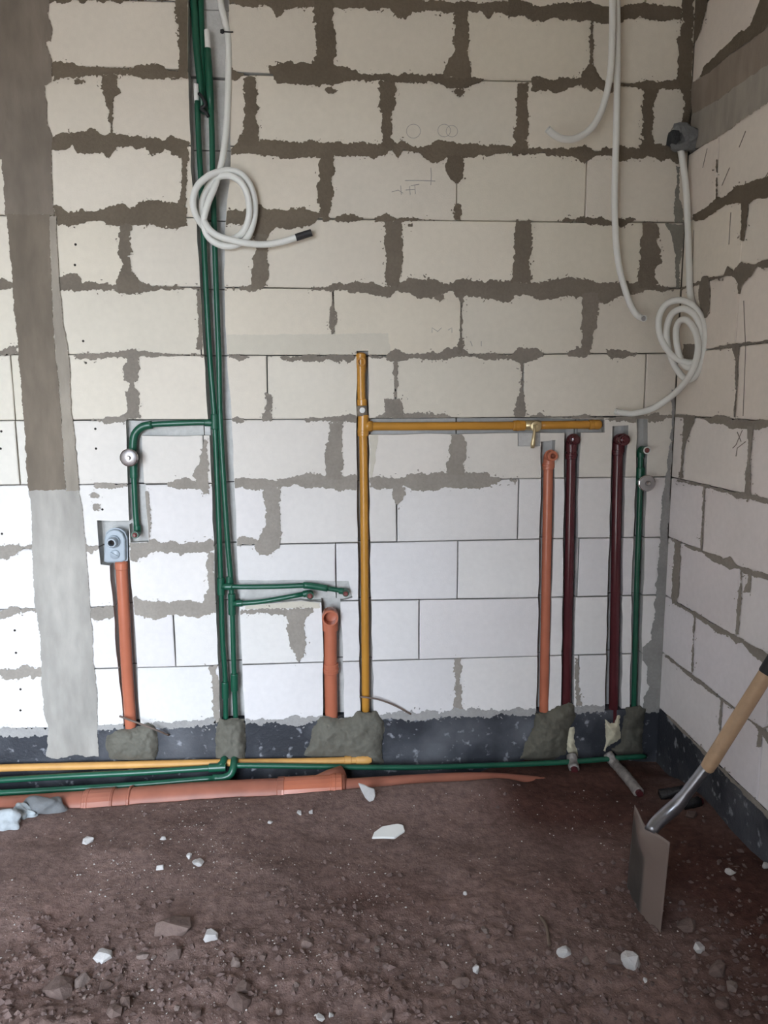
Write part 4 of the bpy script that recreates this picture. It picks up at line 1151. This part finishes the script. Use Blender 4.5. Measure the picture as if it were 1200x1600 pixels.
rc = [(1062,226,0.03,.05),(1066,248,0.04,.075),(1070,275,0.05,.085),(1073,310,0.05,.09),(1075,360,0.05,.10),(1077,420,0.05,.11),(1079,462,0.05,.13),(1090,494,0.05,.165),(1104,526,0.05,.19),(1103,552,0.05,.19),(1088,566,0.05,.15),(1062,563,0.05,.165),
      (1043,547,0.06,.18),(1031,522,0.06,.18),(1030,495,0.06,.18),(1042,475,0.06,.185),(1063,469,0.06,.19),(1083,478,0.06,.195),(1098,500,0.06,.205),(1103,530,0.06,.22),(1098,562,0.06,.20),(1086,588,0.06,.185),(1071,592,0.06,.16),(1054,571,0.05,.14),(1044,541,0.06,.155),
      (1042,513,0.07,.185),(1050,491,0.07,.195),(1067,482.5,0.08,.21),(1084,491,0.08,.215),(1095,513,0.08,.215),(1096,545,0.08,.20),(1084,572,0.06,.165),(1068,570,0.06,.155),(1059,545,0.06,.17),(1056.5,518,0.07,.19),(1062,502,0.08,.21),(1074,501,0.09,.225),(1086,517,0.09,.235),
      (1091,540,0.09,.235),(1087,565,0.09,.225),(1077,588,0.09,.21),(1062,607,0.09,.18),(1044,623,0.075,.14),(1020,638,0.05,.10),(992,646,0.035,.08),(976,645.5,0.03,.08),(962,643,0.032,.08)]
conduit('white conduit coiled in a triple loop in the right corner', [diag(*p) for p in rc])
t = thing('wire_tie', 'thin wire tie around the left white conduit near the top', 'wire')
V, F = sweep(wpts([(346, 49, 0.004), (352, 49.5, 0.012), (358, 50, 0.0125), (364, 50, 0.002)]), 0.0022, 6)
link('wire', V, F, MAT['black'], t)
V, F = rock(W(347, 49, 0.006), (0.008, 0.006, 0.010), 3, 1, 0.3)
link('twist', V, F, MAT['black'], t)

# ---------------------------------------------------------------- insulated pipe stubs on the soil at right
def stub(label, pts, r, m, name='insulated_pipe'):
    t = thing(name, label, 'pipe')
    P = catmull(pts, 0.006)
    rs = np.random.RandomState(int(pts[0][0] * 1000) % 999)
    V, F = sweep(P, r, 20)
    V = [np.array(v) + rs.uniform(-0.0012, 0.0012, 3) for v in V]
    link('wrap', V, F, MAT[m], t, smooth=True)
    d = np.array(P[-1]) - np.array(P[-3]); d /= np.linalg.norm(d)
    lathed(t, P[-1], d, [(r * 0.7, -0.004), (r * 0.62, 0.012), (0, 0.012)], 'maroon', 'core')
    return t
def gp(u, v, dz): 
    p = ground_pt(u, v); p[2] += dz; return p
stub('longer grey foil-wrapped pipe stub lying diagonally in the right corner', [W(950, 1178, 0.03), W(962, 1196, 0.075), gp(976, 1216, 0.016), gp(998, 1243, 0.012)], 0.021, 'foil')
stub('short grey wrapped pipe stub below the left maroon pipe', [W(893, 1180, 0.025), W(895, 1192, 0.055), gp(897, 1205, 0.010)], 0.022, 'foil')
stub('black film-wrapped pipe stub lying left of the shovel socket', [gp(1030, 1246, 0.010), gp(1050, 1244, 0.012), gp(1078, 1239, 0.012)], 0.021, 'blackfilm')
stub('black film-wrapped pipe stub lying right of the shovel socket', [gp(1066, 1262, 0.008), gp(1082, 1259, 0.010), gp(1092, 1256, 0.008)], 0.020, 'blackfilm')

# ---------------------------------------------------------------- shovel
def build_shovel():
    t = thing('shovel', 'steel shovel with a wooden handle stuck in the soil against the right wall', 'shovel')
    bl = ground_pt(980, 1385); br_ = ground_pt(1032, 1457)      # where the blade enters the soil: far edge, near edge
    tl = W(992, 1258, -bl[1] + 0.0); tr = W(1047, 1316, -br_[1] + 0.0)
    tc_ = W(1024, 1290, 0.5 * (-bl[1] - br_[1]))
    bl = bl + (bl - tl) * 0.22; br_ = br_ + (br_ - tr) * 0.12
    nu, nv = 26, 30
    V = []
    for j in range(nv + 1):
        s = j / nv                       # 0 at the top, 1 in the soil
        for i in range(nu + 1):
            a = i / nu                   # 0 far edge, 1 near edge
            L_ = tl + (bl - tl) * s; R_ = tr + (br_ - tr) * s
            p = L_ + (R_ - L_) * a
            if s < 0.25:                 # shoulders rise towards the socket
                p = p + (tc_ - (tl + tr) / 2) * (1 - abs(2 * a - 1)) * (1 - s / 0.25)
            w = 1 - abs(2 * a - 1)
            ridge = 0.020 * (w ** 0.8) * (0.55 + 0.45 * (1 - s))
            hump = 0.020 * math.exp(-((a - 0.5) / 0.26) ** 2) * math.exp(-((s - 0.10) / 0.14) ** 2)
            p = p + np.array([-1, 0.0, 0.10]) * (ridge + hump)
            V.append(p)
    F = []
    for j in range(nv):
        for i in range(nu):
            k = j * (nu + 1) + i
            F.append((k, k + nu + 1, k + nu + 2, k + 1))
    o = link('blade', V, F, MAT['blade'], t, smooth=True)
    brown_tone = []
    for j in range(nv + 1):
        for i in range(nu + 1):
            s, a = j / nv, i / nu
            edge = 0.54 - 0.42 * max(0.0, (0.34 - s) / 0.22) ** 1.5        # brown tone on the near half and round the shoulder
            brown_tone.append(min(1.0, max(0.0, (a - edge) / 0.05 + 0.5)))
    o.data.attributes.new('brown_tone', 'FLOAT', 'POINT').data.foreach_set('value', brown_tone)
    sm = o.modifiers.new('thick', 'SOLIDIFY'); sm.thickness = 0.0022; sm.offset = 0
    y0 = -(0.5 * (bl[1] + br_[1]))
    base = W(1012, 1310, y0 + 0.01) + np.array([-0.045, 0, 0])
    s1 = [W(1016, 1300, y0 + 0.03), W(1024, 1288, y0 + 0.02), W(1040, 1273, y0 + 0.01), W(1058, 1257, y0 + 0.01), W(1078, 1232, y0 + 0.02), W(1106, 1196, y0 + 0.03)]
    P = catmull(s1, 0.012)
    n = len(P)
    V, F = sweep(P, [0.017 + 0.004 * (1 - abs(2 * k / n - 0.6)) * (k / n < 0.5) for k in range(n)], 18)
    link('socket', V, F, MAT['socket'], t, smooth=True)
    e0 = W(1103, 1203, y0 + 0.03); e1 = W(1197, 1053, y0 + 0.06)
    d = (e1 - e0); Ltot = np.linalg.norm(d); d = d / Ltot
    V, F = sweep([e0, e0 + d * 0.006, e0 + d * 0.03, e0 + d * 0.2, e1], [0.016, 0.0195, 0.021, 0.021, 0.0205], 20)
    autosmooth(link('handle', V, F, MAT['wood'], t), 50)
    e2 = e1 + d * min(0.42, (XR - 0.024 - e1[0]) / d[0])
    V, F = sweep([e1, e1 + d * 0.004, e2 - d * 0.01, e2], [0.021, 0.0225, 0.0225, 0.018], 20)
    autosmooth(link('grip', V, F, MAT['black'], t), 50)
build_shovel()

# ---------------------------------------------------------------- loose rods, twig
def rod(name, label, pts, r, m, cat):
    t = thing(name, label, cat)
    V, F = sweep(catmull(pts, 0.01), r, 8)
    link('rod', V, F, MAT[m], t, smooth=True)
rod('iron_rod', 'thin bent rod crossing the foot of the leftmost drainpipe', wpts([(187, 1119, 0.026), (200, 1124, 0.040), (222, 1132, 0.046), (245, 1141, 0.046), (264, 1149, 0.012)]), 0.0042, 'rod', 'rod')
rod('iron_rod', 'thin brown rod crossing the foot of the tall yellow pipe', wpts([(562, 1089, 0.012), (575, 1090, 0.024), (595, 1094, 0.022), (618, 1103, 0.016), (642, 1116, 0.006)]), 0.0038, 'rod', 'rod')
rod('twig', 'small brown twig lying left of the shovel blade', [gp(845, 1435, 0.004), gp(852, 1448, 0.008), gp(856, 1462, 0.006), gp(858, 1479, 0.004)], 0.0048, 'twig', 'twig')

# ---------------------------------------------------------------- debris and stones
def px_size(p, n): return n / FPX * float(np.dot(p - CAM, FWD))
def chip(size, seed, n):
    """angular broken stone: hull of points scattered near an uneven ellipsoid"""
    rs = np.random.RandomState(seed)
    P = rs.normal(size=(n, 3)); P /= np.linalg.norm(P, axis=1)[:, None]
    P = np.sign(P) * np.abs(P) ** 0.8
    P *= rs.uniform(0.82, 1.08, (n, 1)); P[:, 0] *= 1 + 0.18 * P[:, 1]; P[:, 2] *= 1 + 0.25 * P[:, 0]
    bm = bmesh.new()
    for p in P: bm.verts.new(p * np.array(size))
    r = bmesh.ops.convex_hull(bm, input=bm.verts)
    bmesh.ops.delete(bm, geom=[g for g in r['geom_interior'] if isinstance(g, bmesh.types.BMVert)], context='VERTS')
    bmesh.ops.recalc_face_normals(bm, faces=bm.faces)
    bm.verts.index_update()
    V = [tuple(v.co) for v in bm.verts]; F = [tuple(v.index for v in f.verts) for f in bm.faces]
    bm.free()
    return V, F

def stone(u, v, w, h, kind, name, label, group=None, seed=0, flat=0.62, color=None):
    p = ground_pt(u, v + h * 0.18)
    sx = px_size(p, w) / 2 * 1.06; sz = px_size(p, h) / 2 * 0.95
    V, F = chip((sx, sx * random.uniform(0.75, 1.0), sz), seed, 30 if w > 16 else 18)
    o = link(name, V, F, MAT['white'] if kind == 'w' else MAT['stone'], None, color=color)
    o.location = (p[0], p[1], p[2] + sz * (0.4 if kind == 'w' else 0.15))
    o.rotation_euler = (random.uniform(-.2, .2), random.uniform(-.25, .25), random.uniform(0, 6))
    tag(o, label, 'chunk' if kind == 'w' else 'stone', group)
    return o

# named white pieces
def flake(u, v, poly, label, thick, tilt_up, color=(0.66, 0.64, 0.62), m='white', name='white_flake'):
    """a flat shard: outline in metres about its centre, standing or lying on the soil"""
    p = ground_pt(u, v)
    if sum(a[0] * b[1] - b[0] * a[1] for a, b in zip(poly, poly[1:] + poly[:1])) < 0: poly = poly[::-1]
    V, F = extrude_poly(poly, lambda a, b, y: (a, y, b), -thick / 2, thick / 2)
    o = link(name, V, F, MAT[m], None, color=color)
    o.location = (p[0], p[1], p[2] + 0.006)
    o.rotation_euler = tilt_up
    bv = o.modifiers.new('bev', 'BEVEL'); bv.width = min(0.003, thick * 0.3); bv.segments = 1
    tag(o, label, 'chunk')
    return o
flake(575, 1252, [(-0.034, 0.066), (-0.012, 0.058), (0.008, 0.046), (0.028, 0.038), (0.030, 0.012), (0.022, -0.004), (0.004, -0.008), (-0.010, 0.008), (-0.022, 0.034)], 'white flake standing against the thick orange sewer pipe', 0.012, (-0.35, 0, 0.15))
flake(607, 1307, [(-0.062, -0.012), (-0.050, 0.016), (-0.020, 0.040), (0.016, 0.046), (0.040, 0.048), (0.060, 0.040), (0.062, 0.010), (0.044, -0.002), (0.020, -0.020), (-0.020, -0.014)], 'bright white flat foam sheet lying in mid-floor', 0.010, (-1.35, 0, 0.05), name='foam_sheet', m='whitering')
for k, (u, v, w, h, lab) in enumerate([
    (330, 1463, 22, 25, 'pale grey chunk standing upright in the left foreground'),
    (160, 1494, 28, 15, 'long whitish chunk left of the upright pale chunk'),
    (137, 1313, 18, 12, 'small white chip beside the left end of the sewer pipe'),
    (986, 1502, 32, 30, 'largest white chunk, in front of the shovel blade'),
    (881, 1488, 22, 15, 'white chip left of the largest white chunk'),
    (1093, 1481, 19, 18, 'white chunk right of the largest white chunk'),
    (1140, 1362, 15, 10, 'white chip on the soil near the right wall'),
    (744, 1514, 13, 17, 'oval white pebble in the middle foreground'),
    (310, 1348, 22, 12, 'light grey stone left of centre, on smooth soil'),
    (295, 1338, 11, 11, 'small light stone just behind the light grey stone'),
    (250, 1356, 14, 8, 'flat white chip left of the light grey stone'),
    (255, 1310, 11, 7, 'white crumb nearest the sewer pipe at left'),
    (468, 1270, 11, 8, 'white chip below the sewer pipe tee, left one'),
    (486, 1269, 7, 8, 'white chip below the sewer pipe tee, right one'),
    (422, 1284, 9, 7, 'white crumb in front of the thick sewer pipe'),
    (517, 1587, 9, 13, 'narrow white chip at the bottom edge'),
    (500, 1590, 13, 15, 'pale chip at the bottom edge left of the narrow chip'),
    (1196, 1353, 14, 9, 'white chip at the right edge by the bitumen band'),
    (727, 1396, 7, 11, 'upright white chip in the middle of the soil'),
    (1008, 1531, 8, 8, 'round white pebble in front of the largest chunk')]):
    stone(u, v, w, h, 'w', 'white_chunk', lab, seed=100 + k)
BR = [(0.17, 0.122, 0.107), (0.15, 0.107, 0.094), (0.20, 0.155, 0.138), (0.135, 0.094, 0.082)]
for k, (u, v, w, h, lab) in enumerate([
    (272, 1444, 52, 34, 'broad flat clod of earth left of the upright pale chunk'),
    (272, 1488, 28, 18, 'rounded brown stone below the broad flat clod'),
    (368, 1503, 18, 16, 'grey-brown stone right of the upright pale chunk'),
    (375, 1565, 36, 24, 'large angular brown stone at the bottom, left of centre'),
    (380, 1543, 26, 18, 'brown stone lying just behind the large angular one'),
    (94, 1541, 46, 24, 'long sloping brown stone in the lower left corner'),
    (129, 1534, 24, 28, 'tall brown stone beside the long sloping one'),
    (164, 1541, 24, 22, 'round brown stone third from the left corner'),
    (179, 1578, 26, 18, 'oval brown stone near the lower left edge'),
    (196, 1566, 22, 22, 'brown stone right behind the oval one'),
    (225, 1490, 20, 14, 'flat brown stone left of the rounded stone'),
    (308, 1582, 18, 14, 'small brown stone at the bottom edge, left half'),
    (481, 1472, 20, 17, 'pinkish brown stone left of centre on the gravel line'),
    (412, 1494, 15, 14, 'round grey stone left of the pinkish stone'),
    (463, 1538, 13, 12, 'small round stone below the pinkish one'),
    (608, 1586, 20, 18, 'round grey stone at the bottom centre'),
    (720, 1536, 30, 16, 'flat brown stone behind the bottom centre stone'),
    (709, 1550, 12, 9, 'small stone touching the flat brown stone'),
    (757, 1453, 15, 13, 'pale brown stone right of centre'),
    (595, 1465, 14, 15, 'brown clod at centre of the gravel line'),
    (695, 1507, 14, 12, 'brown stone left of the oval white pebble'),
    (959, 1496, 26, 18, 'brown stone between the two white chunks'),
    (915, 1500, 13, 14, 'brown stone right of the white chip'),
    (1055, 1491, 13, 10, 'brown stone left of the right-hand white chunk'),
    (1027, 1505, 14, 10, 'flat brown stone right of the largest white chunk'),
    (1121, 1514, 28, 34, 'big brown boulder at lower right'),
    (1143, 1541, 22, 20, 'brown stone right below the big boulder'),
    (1128, 1566, 26, 18, 'brown clod in front of the big boulder'),
    (1076, 1446, 34, 18, 'long dark stone right of the shovel blade tip'),
    (1080, 1271, 20, 14, 'dark grey stone under the shovel socket')]):
    stone(u, v, w, h, 's', 'stone', lab, seed=200 + k, color=BR[k % 4])
# look-alike small stones: counted, share one label
for side, u0, u1, v0, n_ in (('left', 5, 420, 1470, 66), ('middle', 420, 800, 1455, 45), ('right', 800, 1190, 1480, 39)):
    for k in range(n_):
        u = random.uniform(u0, u1); v = random.uniform(v0, 1597)
        w = random.choice([6, 7, 8, 8, 9, 10, 12])
        stone(u, v, w, w * random.uniform(0.7, 1.0), 's', 'small_stone', 'small brown stone loose in the %s foreground soil' % side,
              'small brown stones in the %s foreground' % side, seed=random.randint(0, 9999), color=np.array(BR[k % 4]) * random.uniform(0.8, 1.15))

def grit(name, n, sampler, rmin, rmax, m):
    base = np.array([(0, 0, 1), (0.94, 0, 0.05), (0.2, 0.9, 0), (-0.8, 0.5, 0.1), (-0.7, -0.6, -0.1), (0.3, -0.9, 0.1), (0, 0, -1)])
    fc = [(0, 1, 2), (0, 2, 3), (0, 3, 4), (0, 4, 5), (0, 5, 1), (6, 2, 1), (6, 3, 2), (6, 4, 3), (6, 5, 4), (6, 1, 5)]
    XY = sampler(n)
    Zs = soil_h(XY[:, 0], XY[:, 1])
    V = []; F = []
    for (x, y), z in zip(XY, Zs):
        r = rmin + (rmax - rmin) * RNG.rand() ** 3
        a = RNG.rand() * 6.28; ca, sa = math.cos(a), math.sin(a)
        s = RNG.uniform(0.6, 1.3, 3) * r
        k = len(V)
        for b in base:
            p = b * s + RNG.uniform(-0.25, 0.25, 3) * r
            V.append((x + p[0] * ca - p[1] * sa, y + p[0] * sa + p[1] * ca, z + p[2] * 0.8 + r * 0.25))
        F += [tuple(i + k for i in f) for f in fc]
    o = link(name, V, F, MAT[m], None)
    o['kind'] = 'stuff'
    return o
def samp_front(n):
    x = RNG.uniform(-1.1, XR - 0.01, n * 3); y = RNG.uniform(-1.55, -0.25, n * 3)
    w = np.clip((-y - 0.6) / 0.5, 0.03, 1) * np.clip(0.5 + 1.3 * fbm(x * 4, y * 4, 60, 2), 0.05, 1)
    keep = RNG.rand(n * 3) < w
    return np.stack((x, y), 1)[keep][:n]
def samp_all(n):
    x = RNG.uniform(-1.1, XR - 0.01, n * 3); y = RNG.uniform(-1.5, -0.22, n * 3)
    w = np.clip(0.35 + 1.6 * fbm(x * 3.5, y * 3.5, 70, 3), 0.03, 1) * np.clip(1.3 - x, 0.25, 1)
    keep = RNG.rand(n * 3) < w
    return np.stack((x, y), 1)[keep][:n]
o = grit('pebbles', 4800, samp_front, 0.0014, 0.0120, 'pebble'); tag(o, 'loose brown gravel strewn over the foreground soil', 'gravel')
o = grit('white_grit', 2600, samp_all, 0.0007, 0.0036, 'grit'); tag(o, 'tiny white crumbs strewn over the brown soil', 'grit')

# clay and torn film over the left end of the sewer pipe
for k, (u, v, w, h, lab, c) in enumerate([(70, 1256, 52, 34, 'blue-grey clay lump on the left end of the sewer pipe', (0.17, 0.175, 0.18)),
                                          (35, 1266, 46, 30, 'pale blue-grey clay lump left of the darker one', (0.42, 0.46, 0.48)),
                                          (8, 1280, 40, 30, 'pale clay lump at the far left edge', (0.40, 0.43, 0.45))]):
    p = ground_pt(u, v + 8)
    s = px_size(p, w) / 2
    V, F = rock((0, 0, 0), (s, s * 0.6, px_size(p, h) / 2), 300 + k, 4, 0.5, soft=True)
    o = link('clay_lump', V, F, MAT['lump'], None, smooth=True, color=c)
    o.location = (p[0], p[1], p[2] + 0.012)
    tag(o, lab, 'clay')
